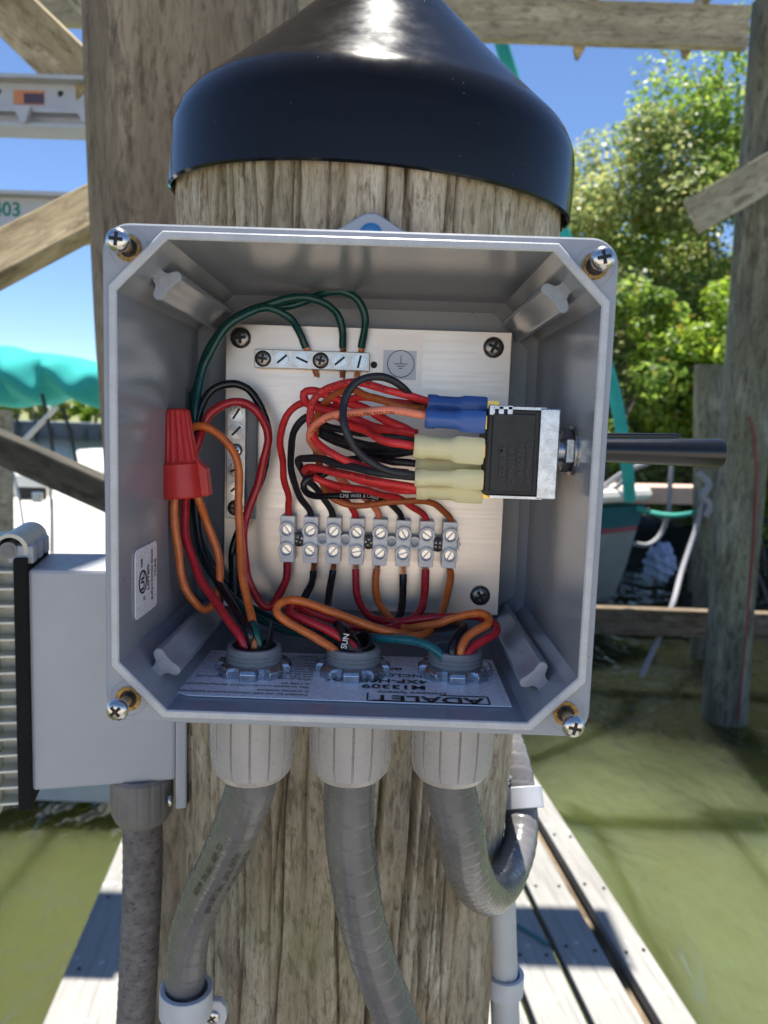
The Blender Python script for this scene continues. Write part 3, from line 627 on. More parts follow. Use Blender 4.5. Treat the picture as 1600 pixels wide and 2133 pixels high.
ropeo('mooring_line', 'thin dark grey line slanting over the boat rail near the junction box', [(1242, 1040, 7.9), (1290, 1010, 7.8), (1310, 985, 7.8), (1322, 950, 7.8)], .024, M['rope'])
ropeo('rope_coil', 'white-grey rope knotted round the top of the green post', [(1455, 985, 7.4), (1478, 1010, 7.38), (1462, 1035, 7.38), (1480, 1050, 7.38), (1470, 1075, 7.4)], .034, M['rope'])
ropeo('cord', 'thin red cord running down the right side of the tall piling', [(1563, 868, 5.72), (1570, 905, 5.72), (1576, 985, 5.72), (1572, 1090, 5.72), (1562, 1230, 5.72), (1547, 1400, 5.72), (1538, 1500, 5.72)], .006, M['redrope'])
ropeo('sail_strap', 'long teal canvas strap slanting down behind the cap to the switch', [(1036, 60, 6.2), (1060, 140, 6.2), (1172, 480, 6.3), (1240, 690, 6.4), (1282, 830, 6.5), (1305, 960, 6.6), (1312, 1040, 6.8)], .052, M['canvas'], 'strap', 10)
bn = MB(); c = PY(1376, 1172, 8.6); g = np.random.default_rng(3)  # pale blue lumpy form for a shape that is not identified
bm = bmesh.new(); bmesh.ops.create_icosphere(bm, subdivisions=4, radius=1)
for v in bm.verts:
    d = np.array(v.co[:]); f_ = 1+.10*math.sin(d[2]*14+d[0]*5)+.09*math.sin(d[0]*11+d[2]*4)+.06*math.sin(d[2]*27+d[0]*3); v.co = Vector((d*V(.17, .14, .21)*f_).tolist())
me = [list(v.co) for v in bm.verts]; ff = [[v.index for v in f.verts] for f in bm.faces]; bm.free()
setp(mesh('bundle', MB().add([V(*p)+c for p in me], ff), M['bundle'], smooth=60), 'pale blue crumpled shape under the dock timber', 'bundle')

# ================================================================== JUNCTION BOX
CX, CZ = -.0160, HC-.0300            # centre of the box in x, z
YF, YP, YBK = .350, .482, .497       # flange face, plate face, inside of back wall
HI, CH, HO = .1060, .0222, .1131     # inner half width, corner chamfer, flange half width
jb = thing('junction_box', 'open square grey plastic junction box full of wires on the piling', 'junction box', (CX, YF, CZ-HO))
def octa(h, c): return [(h, -h+c), (h, h-c), (h-c, h), (-h+c, h), (-h, h-c), (-h, -h+c), (-h+c, -h), (h-c, -h)]
def rsq(h, r, n=8):
    P = []
    for cx, cz, a0 in ((h-r, h-r, 0), (-h+r, h-r, 90), (-h+r, -h+r, 180), (h-r, -h+r, 270)):
        P += [(cx+r*math.cos(R(a0+90*k/n)), cz+r*math.sin(R(a0+90*k/n))) for k in range(n+1)]
    return P
def rad_at(poly, th):
    d = V(math.cos(th), math.sin(th))
    for i in range(len(poly)):
        a_, b = V(*poly[i]), V(*poly[(i+1) % len(poly)]); e = b-a_; den = d[0]*e[1]-d[1]*e[0]
        if abs(den) < 1e-12: continue
        t = (a_[0]*e[1]-a_[1]*e[0])/den; u = (a_[0]*d[1]-a_[1]*d[0])/den
        if t > 0 and -1e-6 <= u <= 1+1e-6: return t
    return 0
def ringloft(loops):      # loops: list of (poly, Y); radial sampling keeps corners crisp
    ths = sorted(set([round(math.atan2(p[1], p[0]) % (2*math.pi), 6) for poly, _ in loops for p in poly]))
    n = len(ths); vs = []
    for poly, Y in loops:
        for th in ths:
            r = rad_at(poly, th); vs.append((CX+r*math.cos(th), Y, CZ+r*math.sin(th)))
    fs = [(k*n+j, k*n+(j+1) % n, (k+1)*n+(j+1) % n, (k+1)*n+j) for k in range(len(loops)-1) for j in range(n)]
    return vs, fs, n
inn = lambda d=0: octa(HI+d, CH+d*.4)
vs, fs, n = ringloft([(inn(), YF-.001), (inn(-.0006), YBK-.006), (octa(HI-.006, CH), YBK), ])
mb = MB().add(vs, fs+[tuple(2*n+j for j in range(n))]); o_ = mesh('inner_shell', mb, M['box'], jb, smooth=25, fixn=False)
vs, fs, n = ringloft([(rsq(HO-.003, .012), YF+.010), (rsq(HO-.004, .012), YBK+.004)])
mesh('outer_shell', MB().add(vs, fs+[tuple(n+j for j in range(n))]), M['box'], jb, smooth=25, fixn=False)
vs, fs, n = ringloft([(inn(.0035), YF+.001), (inn(.0035), YF), (rsq(HO-.0012, .011), YF), (rsq(HO-.0003, .012), YF+.0006), (rsq(HO, .012), YF+.002), (rsq(HO, .012), YF+.010), (rsq(HO-.004, .012), YF+.010)])
mesh('flange', MB().add(vs, fs), M['rim'], jb, smooth=25)
vs, fs, n = ringloft([(inn(.0036), YF+.001), (inn(.0036), YF-.0018), (inn(.0030), YF-.0024), (inn(.0006), YF-.0024), (inn(0), YF-.0018), (inn(0), YF-.001)])
mesh('sealing_lip', MB().add(vs, fs), M['lip'], jb, smooth=25)
# moulded Y posts in the corners
def ypoly():
    P = []; hw = .0034
    def arm(a0, L, hw0, hw1, nr=5):
        d = V(math.cos(a0), math.sin(a0)); e = V(-d[1], d[0]); q = [d*.0034-e*hw0]
        for k in range(nr+1):
            t = -90+180*k/nr; q.append(d*(L-hw1)+d*hw1*math.cos(R(t))+e*hw1*math.sin(R(t)))
        q.append(d*.0034+e*hw0); return q
    for a0, L, h0, h1 in ((0., .0165, .0033, .0033), (R(110), .0088, .0030, .0027), (R(250), .0088, .0030, .0027)): P += arm(a0, L, h0, h1)
    return [tuple(p) for p in P]
yp = ypoly()
for sx, sz in ((-1, 1), (1, 1), (1, -1), (-1, -1)):
    q = V(CX+sx*.0912, .3685, CZ+sz*.0912); dgn = nrm((sx, 0, sz)); tn = V(-dgn[2], 0, dgn[0])
    o_ = mesh('corner_post', MB().prism(yp, q, dgn, tn, (0, .126, 0)), M['box'], jb, smooth=30, bevel=.0005)
    mesh('mould_mark', MB().lathe(q-V(0, .0001, 0), (0, -1, 0), [(.0026, 0), (.0026, .00012), (.0023, .00012), (.0023, -.00005)], 20, cap1=False), M['rim'], o_)
# cover screws with brass inserts
def cross(r, w_): return [(w_, w_), (w_, r), (-w_, r), (-w_, w_), (-r, w_), (-r, -w_), (-w_, -w_), (-w_, -r), (w_, -r), (w_, -w_), (r, -w_), (r, w_)]
def phillips(parent, name, c, axis, r, h, m, rot=.3, shaft=None, dome=True):
    a = nrm(axis); c = V(*c)
    prof = [(r*.96, 0), (r, h*.15), (r*.97, h*.45), (r*.86, h*.72), (r*.66, h*.9), (r*.4, h*.98), (r*.15, h)]
    mb = MB().lathe(c, a, prof, 24)
    if shaft: mb.lathe(c-a*shaft[1], a, [(shaft[0], 0), (shaft[0], shaft[1])], 14, cap1=False)
    o_ = mesh(name, mb, m, parent)
    e1 = nrm(np.cross(a, (0.3, .2, 1))); e2 = np.cross(a, e1); ca, sa = math.cos(rot), math.sin(rot)
    mesh('cross_recess', MB().prism(cross(r*.56, r*.15), c+a*h*.80, e1*ca+e2*sa, -e1*sa+e2*ca, a*h*.205), M['recess'], o_, smooth=0)
    return o_
for (px, py), rr_ in zip(((268, 517), (1239, 555), (268, 1455), (1178, 1486)), (.2, .5, 1.0, .1)):
    q = PY(px, py, YF)
    o_ = mesh('brass_insert', MB().lathe(q+V(0, .0004, 0), (0, -1, 0), [(.0058, 0), (.0058, .0010), (.0040, .0010), (.0040, -.001)], 24, cap1=False), M['brass'], jb)
    mesh('insert_hole', MB().lathe(q+V(0, -.0001, 0), (0, -1, 0), [(.0041, 0), (.0041, .0002), (.001, .0002)], 20), M['recess'], o_)
    mesh('ring_mark', MB().lathe(q, (0, -1, 0), [(.0086, 0), (.0086, .0002), (.0083, .0002), (.0083, 0)], 32, cap0=False, cap1=False), M['rim'], jb)
    a = nrm((random.uniform(-.03, .03), -1, random.uniform(-.03, .03)))
    s_ = phillips(jb, 'cover_screw', q+a*.0135, a, .0051, .0042, M['steel'], rr_, (.0026, .017))
# mounting tab above with blue anchor
q = PY(773, 487, YBK+.006)
tabp = [(-.030, -.030), (.030, -.030), (.030, -.006), (.0055, .0088), (.0025, .0100), (-.0025, .0100), (-.0055, .0088), (-.030, -.006)]
o_ = mesh('mounting_tab', MB().prism(tabp, q-V(0, .003, -.002), (1, 0, 0), (0, 0, 1), (0, .006, 0)), M['rim'], jb, bevel=.001)
mb = MB().lathe(q-V(0, .003, .0015), (0, -1, 0), [(.0072, 0), (.0072, .0008), (.0060, .0012), (.0058, .0004), (.0046, .0004), (.0044, .001), (.001, .001)], 28); mesh('blue_anchor', mb, M['bluecap'], o_)
# listing sticker on the left wall
XL = CX-HI+.0008
c4 = [PX(280, 1150, XL), PX(324, 1124, XL), PX(328, 1259, XL), PX(284, 1292, XL)]
y0, y1 = (c4[0][1]+c4[3][1])/2, (c4[1][1]+c4[2][1])/2; z0, z1 = (c4[2][2]+c4[3][2])/2, (c4[0][2]+c4[1][2])/2
ym, zm_ = (y0+y1)/2, (z0+z1)/2; hw_, hh_ = (y1-y0)/2, (z1-z0)/2
rc = [(x*1, z*1) for x, z in [(sx_*(hw_-.003)+.003*math.cos(R(a0+30*k)), sz_*(hh_-.003)+.003*math.sin(R(a0+30*k))) for sx_, sz_, a0 in ((1, 1, 0), (-1, 1, 90), (-1, -1, 180), (1, -1, 270)) for k in range(4)]]
lb = mesh('listing_label', MB().prism(rc, (XL-.0004, ym, zm_), (0, 1, 0), (0, 0, 1), (.0006, 0, 0)), M['paper'], jb, smooth=0)
mb = MB(); ex, ey = (0, 0, 1), (0, -1, 0); X2 = XL+.0003; H2 = hh_*2; W2 = hw_*2
P_ = lambda a, b: (X2, y0+b*W2, z0+a*H2)
text(mb, 'UL', H2*.21, P_(.50, .30), ex, ey); text(mb, 'c', H2*.15, P_(.25, .36), ex, ey); text(mb, 'us', H2*.15, P_(.78, .24), ex, ey)
text(mb, 'LISTED', H2*.125, P_(.52, .56), ex, ey); text(mb, 'JUNCTION BOX', H2*.105, P_(.53, .74), ex, ey); text(mb, '7CA6', H2*.115, P_(.60, .90), ex, ey)
mb.lathe(P_(.50, .30), (1, 0, 0), [(H2*.17, 0), (H2*.17, .0003), (H2*.145, .0003), (H2*.145, 0)], 40, cap0=False, cap1=False)
mesh('lettering', mb, M['ink'], lb, smooth=0)
# maker label on the floor of the box
ZF = CZ-HI+.0010
pfl, pfr, pbr, pbl = PZ(358, 1440, ZF), PZ(1060, 1478, ZF), PZ(1034, 1377, ZF), PZ(437, 1352, ZF)
yf_, yb_ = (pfl[1]+pfr[1])/2, (pbl[1]+pbr[1])/2; xl, xr = (pfl[0]+pbl[0])/2, (pfr[0]+pbr[0])/2
lb = mesh('maker_label', MB().prism([(xl+.008, 0), (xr, 0), (xr, 1), (xl, 1), (xl, .12), (xl+.0015, .05)], (0, yf_, ZF-.0005), (1, 0, 0), (0, yb_-yf_, 0), (0, 0, .0006)), M['paper'], jb, smooth=0)
mb = MB(); ex, ey = (-1, 0, 0), (0, -1, 0); Lw = xr-xl; Ld = yb_-yf_
def ft(t, u, v, s, al='LEFT', sx=1.): q = PZ(u, v, ZF+.0003); text(mb, t, s, q, ex, ey, align=al, sx=sx)
for k, (t, u, v) in enumerate([('Certified for use with industrial control equipment', 641, 1448), ('in ordinary locations', 643, 1441), ('This enclosure is constructed to the requirements', 645, 1432), ('of TYPE 4X', 646, 1425), ('When connecting conduit to this enclosure, use', 649, 1416), ('only CSA, UL listed hubs or fittings that', 651, 1411), ('have the same type rating as the', 653, 1406), ('enclosure.', 653, 1401), ('All other openings with', 655, 1396), ('approved fittings to', 656, 1391), ('maintain the rating of', 657, 1387), ('enclosure', 658, 1383), ('Bonding between conduit is not', 661, 1377), ('automatic and must be part of the', 662, 1373), ('installation.', 663, 1369)]):
    ft(t, u, v, .0031)
ft('ADALET', 1008, 1461, .0116, sx=1.28); ft('Enclosure Systems', 930, 1446, .0042, sx=1.1); ft('M13309', 888, 1433, .0085, sx=1.2); ft('4XP-H080806', 890, 1421, .0085, sx=1.1); ft('ENCLOSURE', 895, 1409, .0066, sx=1.15); ft('MADE IN USA', 838, 1394, .0048, sx=1.1)
qa, qb = PZ(1018, 1461, ZF), PZ(765, 1459, ZF); yA = qa[1]; zA = ZF+.0004
for c_, s_ in (((qa[0], yA, zA), (.0008, .0105, .0002)), ((qb[0], yA, zA), (.0008, .0105, .0002)), (((qa[0]+qb[0])/2, yA-.0052, zA), (qa[0]-qb[0], .0007, .0002)), (((qa[0]*.8+qb[0]*.2), yA+.0052, zA), ((qa[0]-qb[0])*.4, .0007, .0002))): mb.box(c_, s_)
mesh('lettering', mb, M['ink'], lb, smooth=0)

# ------------------------------------------------------------------ mounting plate and what is screwed to it
pm = MB(); pl = [PY(468, 673, YP), PY(1066, 691, YP), PY(1040, 1284, YP), PY(466, 1262, YP)]
xa, xb = (pl[0][0]+pl[3][0])/2, (pl[1][0]+pl[2][0])/2; za, zb = (pl[2][2]+pl[3][2])/2, (pl[0][2]+pl[1][2])/2
plate = thing('mounting_plate', 'brushed aluminium back plate inside the open junction box', 'metal plate', ((xa+xb)/2, YP, za))
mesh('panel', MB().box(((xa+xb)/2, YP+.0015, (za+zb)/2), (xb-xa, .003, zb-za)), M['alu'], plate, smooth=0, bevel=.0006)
for i, (u, v) in enumerate(((502, 704), (1028, 724), (1000, 1240), (497, 1228))): phillips(plate, 'plate_screw', PY(u, v, YP), (0, -1, 0), .0064, .0038, M['dsteel'], .4+i)
mesh('drill_hole', MB().lathe(PY(779, 760, YP-.0001), (0, -1, 0), [(.0021, 0), (.0021, .0002), (.0001, .0002)], 16), M['recess'], plate)
def rect_px(u0, v0, u1, v1, Y): a_, b = PY(u0, v0, Y), PY(u1, v1, Y); return (a_+b)/2, abs(b[0]-a_[0]), abs(b[2]-a_[2])
c_, w1, h1 = rect_px(788, 695, 878, 805, YP); fl = mesh('earth_label', MB().box(c_-V(0, .0002, 0), (w1, .0004, h1)), M['film'], plate, smooth=0)
c_, w1, h1 = rect_px(799, 729, 866, 792, YP); mesh('label_square', MB().box(c_-V(0, .0005, 0), (w1, .0004, h1)), M['film2'], fl, smooth=0)
q = PY(835, 758, YP-.0008); mb = MB().lathe(q, (0, -1, 0), [(.0083, 0), (.0083, .0002), (.00785, .0002), (.00785, 0)], 48, cap0=False, cap1=False)
mb.box(q+V(0, 0, .0028), (.0004, .0002, .0052)); mb.box(q+V(0, 0, .0000), (.0082, .0002, .00045)); mb.box(q-V(0, 0, .0014), (.005, .0002, .00045)); mb.box(q-V(0, 0, .0028), (.0022, .0002, .00045)); mesh('earth_symbol', mb, M['ink'], fl, smooth=0)
def slotted(parent, name, c, axis, r, ang, m, h=.0012):
    a = nrm(axis); e1 = nrm(np.cross(a, (.2, .1, 1))); e2 = np.cross(a, e1); ca, sa = math.cos(ang), math.sin(ang); f1, f2 = e1*ca+e2*sa, -e1*sa+e2*ca
    mb = MB().lathe(V(*c)-a*.002, a, [(r*.99, 0), (r*.99, .002)], 20)
    for s in (1, -1):
        t0 = math.asin(.17); P_ = [(r*math.cos(t), s*r*math.sin(t)) for t in np.linspace(t0, math.pi-t0, 10)]; mb.prism(P_, V(*c)-a*.0004, f1, f2, a*(h+.0004))
    o_ = mesh(name, mb, m, parent)
    mesh('slot', MB().box(V(*c)+a*(h*.28), (r*1.9, r*.30, h*.5), (f1, f2, a)), M['recess'], o_, smooth=0)
    return o_
# ground bar
gA, gB = PY(530, 746, YP-.009), PY(770, 754, YP-.009); gx = nrm(gB-gA); gz = np.cross(gx, (0, 1, 0)); gz = gz if gz[2] > 0 else -gz
gb = thing('ground_bar', 'silver horizontal earth bar with six screws at the top of the plate', 'bus bar', (gA+gB)/2)
GL = np.linalg.norm(gB-gA)
mesh('bar', MB().box((gA+gB)/2+V(0, .0045, 0), (GL, .009, .0111), (gx, V(0, 1, 0), gz)), M['bar'], gb, smooth=0, bevel=.0004)
def barscrew(parent, u, v, Y, kind, ang):
    q = PY(u, v, Y)
    if kind == 'p': phillips(parent, 'mounting_screw', q, (0, -1, 0), .0049, .0022, M['dsteel'], ang)
    elif kind == 'c': phillips(parent, 'mounting_screw', q, (0, -1, 0), .0042, .0030, M['steel'], ang)
    else:
        mesh('screw_well', MB().lathe(q, (0, -1, 0), [(.0047, 0), (.0047, .0004), (.0040, .0004), (.0039, -.0003)], 24, cap0=False, cap1=False), M['steel'], parent)
        slotted(parent, 'clamp_screw', q, (0, -1, 0), .0038, ang, M['steel'], .0016)
for u, k, an in ((548, 'p', .2), (588, 's', .9), (629, 's', -.2), (668, 'p', .1), (708, 's', .9), (749, 's', 1.55)): barscrew(gb, u, 747+(u-548)*.033, YP-.009, k, an)
# neutral bar, vertical
nA, nB = PY(492, 849, YP-.010), PY(490, 1080, YP-.010)
nb = thing('neutral_bar', 'silver vertical bus bar with screws at the left side of the plate', 'bus bar', (nA+nB)/2)
NL = np.linalg.norm(nB-nA)
mesh('insulator', MB().box((nA+nB)/2+V(.0058, .0075, 0), (.012, .005, NL*1.02)), M['hub'], nb, smooth=0, bevel=.0006)
mesh('bar', MB().box((nA+nB)/2+V(0, .005, 0), (.0114, .010, NL)), M['bar'], nb, smooth=0, bevel=.0004)
for i, (v, k, an) in enumerate(((862, 's', 1.2), (898, 's', 1.0), (938, 'c', .2), (978, 's', .6), (1016, 's', .9), (1058, 'p', .3))): barscrew(nb, 493-i*.5, v, YP-.010, k, an)
# terminal block
YT = YP-.013
tA, tB = PY(598, 1123, YT), PY(937, 1136, YT); tx = (tB-tA)/7; ex = nrm(tx); ez = nrm(np.cross(ex, (0, 1, 0))); ez = ez if ez[2] > 0 else -ez
tb = thing('terminal_block', 'pale grey eight-way terminal strip across the middle of the plate', 'terminal block', (tA+tB)/2-ez*.014)
AX3 = (ex, V(0, 1, 0), ez); tw = .0088
for i in range(8):
    c = tA+tx*i; mb = MB()
    mb.box(c+V(0, .006, 0), (tw, .012, .0285), AX3)
    blk = mesh('pole_block', mb, M['tblock'], tb, smooth=0, bevel=.0005)
    for s, nm in ((1, 'screw_tower'), (-1, 'screw_tower')):
        cc_ = c+ez*s*.0061-V(0, 0, 0)
        mesh(nm, MB().lathe(cc_+V(0, .004, 0), (0, -1, 0), [(.0049, 0), (.0048, .0078), (.0045, .0082), (.0037, .0082), (.0034, .0045)], 28, cap1=False), M['tblock'], blk)
        slotted(tb, 'terminal_screw', cc_+V(0, .0006, 0), (0, -1, 0), .0027, random.uniform(.4, 1.3)*(1 if random.random() < .7 else -1), M['steel'], .001)
    if i < 7:
        c2 = tA+tx*(i+.5)
        if i in (0, 3, 6): mesh('web', MB().box(c2+V(0, .009, 0), (.0062, .004, .008), AX3), M['tblock'], tb, smooth=0); phillips(tb, 'mounting_screw', c2+V(0, .0055, 0)-ez*.0005, (0, -1, 0), .0046, .0034, M['dsteel'], .3*i)
        else: mesh('web', MB().lathe(c2+V(0, .010, 0), (0, -1, 0), [(.0040, 0), (.0040, .007), (.0027, .007), (.0027, 0)], 20, cap0=False, cap1=False).box(c2+V(0, .0102, 0), (.0066, .002, .0068), AX3), M['tblock'], tb)
sp = [(0.0022*(1 if k % 2 == 0 else .5)*math.cos(k*math.pi/5), .0042*(1 if k % 2 == 0 else .5)*math.sin(k*math.pi/5)) for k in range(10)]
mesh('snapped_end', MB().prism(sp, tB+ex*.0052+V(0, .004, 0), ex, ez, (0, .006, 0)), M['tblock'], tb, smooth=0)

# ------------------------------------------------------------------ toggle switch and handle
XR = CX+HI; qn = PX(1176, 938, XR-.004); YS = qn[1]; ZS = qn[2]
sw_ = thing('toggle_switch', 'black toggle switch with steel bracket and long black lever through the right wall', 'switch', (XR-.02, YS, ZS))
ys0 = YS-.016
fA, fB = PY(1017, 846, ys0), PY(1122, 1040, ys0); fC = PY(1159, 1040, ys0)
bw = fB[0]-fA[0]; bh = fA[2]-fB[2]; bc = V((fA[0]+fB[0])/2, ys0+.016, (fA[2]+fB[2])/2)
mesh('housing', MB().box(bc, (bw, .032, bh*.955)), M['switch'], sw_, smooth=0, bevel=.001)
mesh('housing_rib', MB().box(bc+V(-bw*.02, -.0163, 0), (bw*.78, .0016, bh*.86)), M['switch'], sw_, smooth=0, bevel=.0006)
bw2 = fC[0]-fB[0]
mb = MB().box((fB[0]+bw2/2-.001, ys0+.0155, bc[2]), (bw2+.001, .035, bh*.99)); mesh('bracket', mb, M['zinc'], sw_, smooth=0, bevel=.0007)
mesh('bracket_flange', MB().box((bc[0]+.002, ys0+.016, bc[2]+bh*.487), (bw*.95, .034, .0012)), M['zinc'], sw_, smooth=0)
mesh('bracket_flange', MB().box((bc[0]+.002, ys0+.016, bc[2]-bh*.487), (bw*.95, .034, .0012)), M['zinc'], sw_, smooth=0)
for k in range(3): mesh('bracket_tab', MB().box((fA[0]+.002+k*.0042, ys0+.0005, bc[2]+bh*.485-.001), (.0026, .003, .0048)), M['zinc'], sw_, smooth=0, bevel=.0004)
xb0 = fC[0]
mesh('bushing', MB().cyl((xb0-.002, YS, ZS), (XR+.006, YS, ZS), .0058, n=20), M['zinc'], sw_)
mesh('locknut', MB().lathe((XR-.0055, YS, ZS), (1, 0, 0), [(.0102, 0), (.0108, .0006), (.0108, .0036), (.0102, .0042)], 6), M['zinc'], sw_, smooth=20)
mesh('washer', MB().lathe((XR-.0013, YS, ZS), (1, 0, 0), [(.0122, 0), (.0122, .001)], 28), M['steel'], sw_)
mb = MB(); 
for k, t in enumerate(('Carlingswitch', 'E3 250 R', '10A 250VAC', 'MEXICO')):
    text(mb, t, .0036, (fA[0]+.0075+.0042*(3-k), ys0-.0018, bc[2]-bh*.10), (0, 0, -1), (1, 0, 0))
mesh('moulded_print', mb, mat('moulded_grey', (.034, .034, .034), .4), sw_, smooth=0)
# lever: tapered flat-sided handle outside
h0, h1 = PY(1262, 945, YS), PY(1500, 951, YS)
d = nrm((h1-h0)*V(1, 0, 1)); st_ = V(XR+.004, YS, ZS+.0005); Lh = (h1[0]-XR-.004)
hp = [(.0062, 0), (.0066, Lh*.25), (.0073, Lh*.6), (.0083, Lh*.975), (.0078, Lh*.998), (.002, Lh)]
lev = mesh('lever', MB().lathe(st_, d, hp, 28, rmod=lambda th, k: 1-.10*max(0, math.cos(th*2))), M['handle'], sw_, smooth=30)
hb = PY(1436, 911, YS+.016)
mesh('lever_guard', MB().prism([(0, -.008), (Lh*.77, -.0065), (Lh*.765, .0040), (Lh*.70, .0045), (0, .0035)], st_+V(0, .010, .0047), d, (0, 0, 1), (0, .005, 0)), M['handle'], sw_, smooth=0, bevel=.001)

# crimp connectors
def crimp(label, ua, va, ub, vb, Ya, Yb, r, m, blade=True, group=None):
    a_, b = PY(ua, va, Ya), PY(ub, vb, Yb); L = np.linalg.norm(b-a_); ax_ = nrm(b-a_); t = thing('crimp_connector', label, 'connector', (a_+b)/2, group)
    prof = [(r*.80, 0), (r*.88, .0008), (r*.88, L*.16), (r*.78, L*.20), (r*.80, L*.50), (r*.84, L*.55), (r, L*.62), (r, L*.97), (r*.93, L)]
    mb = MB().lathe(a_, ax_, prof, 20, rmod=lambda th, k: 1.0 if k < 5 else 1/max(abs(math.cos(th))**6+abs(math.sin(th)/.95)**6, .3)**(1/6)*.96)
    mesh('sleeve', mb, m, t, smooth=40)
    mesh('blade', MB().box(b+ax_*.0025, (.007, .0012, .0062), (ax_, V(0, 1, 0), nrm(np.cross(ax_, (0, 1, 0))))), M['goldish'], t, smooth=0)
    return a_
crimp('upper blue crimp connector at the top of the toggle switch', 890, 840, 1013, 848, YS+.004, YS+.004, .0052, M['blue'])
crimp('lower blue crimp connector in front, with the salmon wire', 886, 871, 1010, 880, YS-.014, YS-.014, .0056, M['blue'])
crimp('upper yellow crimp connector holding a red wire', 862, 929, 1006, 940, YS-.013, YS-.013, .0068, M['yellow'])
crimp('shadowed yellow crimp connector between the two front yellow ones', 866, 966, 1006, 972, YS+.008, YS+.006, .0066, M['yellow'])
crimp('lower yellow crimp connector holding a black wire', 864, 995, 1005, 999, YS-.012, YS-.012, .0052, M['yellow'])
crimp('bottom yellow crimp connector under the lower one', 867, 1018, 1004, 1024, YS+.002, YS+.002, .0062, M['yellow'])

# ------------------------------------------------------------------ wires
WIRES = {}
def wire(label, pts, m, r=.0023, strands=(), prints=(), group=None, n=12):
    """pts: (px, py, millimetres in front of the plate)"""
    P = [PY(u, v, YP-h/1000) for u, v, h in pts]; path = spline(P, .0022); q_ = np.arange(len(path)); g_ = random.Random(label); wv = np.minimum(1, np.minimum(q_, len(q_)-1-q_)/6.)[:, None]
    for k_ in range(3): path = path + wv*(np.array([g_.uniform(-1, 1) for _ in range(3)])*.0004)*np.sin(q_*g_.uniform(.12, .55)+g_.uniform(0, 6))[:, None]
    o_ = setp(mesh('wire', MB().tube(path, r, n, lambda s, th: 1+.03*math.sin(s*310+len(label))+.02*math.sin(s*900+th)), m), label, 'wire', group)
    for end in strands:
        mb = MB(); i = 0 if end in ('a', 'A') else -1; p = path[i]; d_ = nrm(path[i]-path[i+(2 if i == 0 else -2)])
        L = .0055 if end in ('a', 'b') else .0185; g = random.Random(len(label)+i)
        e1 = nrm(np.cross(d_, (0, 1, 0))); e2 = np.cross(d_, e1)
        for k in range(14):
            a_ = k*2.4; rr = r*.72*math.sqrt((k+.5)/14); q = p+(e1*math.cos(a_)+e2*math.sin(a_))*rr
            q2 = q+d_*(L*g.uniform(.93, 1.05))+(e1*g.uniform(-1, 1)+e2*g.uniform(-1, 1))*.0004; mb.cyl(q-d_*.001, q2, .00036, n=5)
        mesh('copper_strands', mb, M['copper'], o_)
    for txt, size, s0, ang, ink, flip in prints:
        mb = MB(); text_tube(mb, path, r, txt, size, s0, ang, flip); mesh('printing', mb, M[ink], o_, smooth=0)
    return path
Hf = 1000*(YP-.404)
GR = 'green earth wires'
wire('green wire on the inner arch, to the third screw of the earth bar', [(637, 724, 6), (622, 690, 9), (600, 659, 14), (563, 643, 18), (523, 650, 22), (487, 669, 22), (455, 704, 22), (430, 752, 22), (414, 807, 24), (407, 860, 26), (402, 960, 22), (406, 1060, 20), (424, 1165, 30), (466, 1224, 42), (507, 1270, 58), (532, 1310, Hf-2), (542, 1345, Hf), (541, 1385, Hf)], M['green'], strands=('A',))
wire('green wire on the middle arch, to the fifth screw of the earth bar', [(714, 724, 6), (713, 688, 9), (703, 656, 12), (680, 634, 16), (641, 620, 18), (601, 622, 17), (563, 632, 16), (514, 649, 17), (470, 680, 16), (437, 724, 16), (415, 780, 17), (404, 835, 18), (398, 940, 12), (404, 1050, 10), (428, 1160, 12), (480, 1240, 22), (560, 1300, 40), (640, 1322, 55), (700, 1336, 70), (728, 1352, Hf), (730, 1385, Hf)], M['green'], strands=('A',))
wire('green wire on the outer arch, to the last screw of the earth bar', [(753, 724, 6), (759, 688, 9), (756, 647, 12), (742, 620, 14), (715, 608, 14), (680, 611, 12), (646, 624, 9), (605, 636, 8), (555, 640, 9), (500, 660, 10), (456, 700, 10), (426, 752, 10), (406, 820, 11), (394, 940, 6), (402, 1050, 5), (432, 1160, 6), (490, 1240, 10), (570, 1288, 22), (660, 1312, 34), (740, 1322, 52)], M['green'], strands=('A',))
wire('teal wire running along the box floor into the right hub', [(640, 1318, 36), (700, 1322, 48), (755, 1327, 56), (800, 1329, 62), (855, 1333, 70), (896, 1348, 77), (922, 1372, Hf), (928, 1398, Hf)], M['teal'], .0024)
wire('black wire looping over the vertical bus bar and ending loose below it', [(488, 1236, 12), (485, 1205, 14), (484, 1160, 14), (492, 1120, 14), (520, 1060, 14), (546, 985, 14), (559, 925, 16), (555, 877, 17), (540, 839, 18), (515, 811, 19), (483, 797, 20), (452, 804, 22), (428, 832, 24), (412, 878, 26), (404, 960, 28), (408, 1060, 30), (424, 1150, 34), (462, 1228, 48), (500, 1283, 66), (521, 1318, Hf), (524, 1340, Hf), (522, 1390, Hf)], M['black'])
mbx = MB().lathe(PY(489, 1150, YP-.014), nrm(PY(488, 1240, YP-.012)-PY(489, 1150, YP-.014)), [(.0024, 0), (.0033, .003), (.0033, .020), (.0046, .022), (.0046, .026), (.001, .0265)], 16)
setp(mesh('wire_end_cap', mbx, M['black']), 'black closed end cap on the loose wire below the vertical bus bar', 'wire cap')
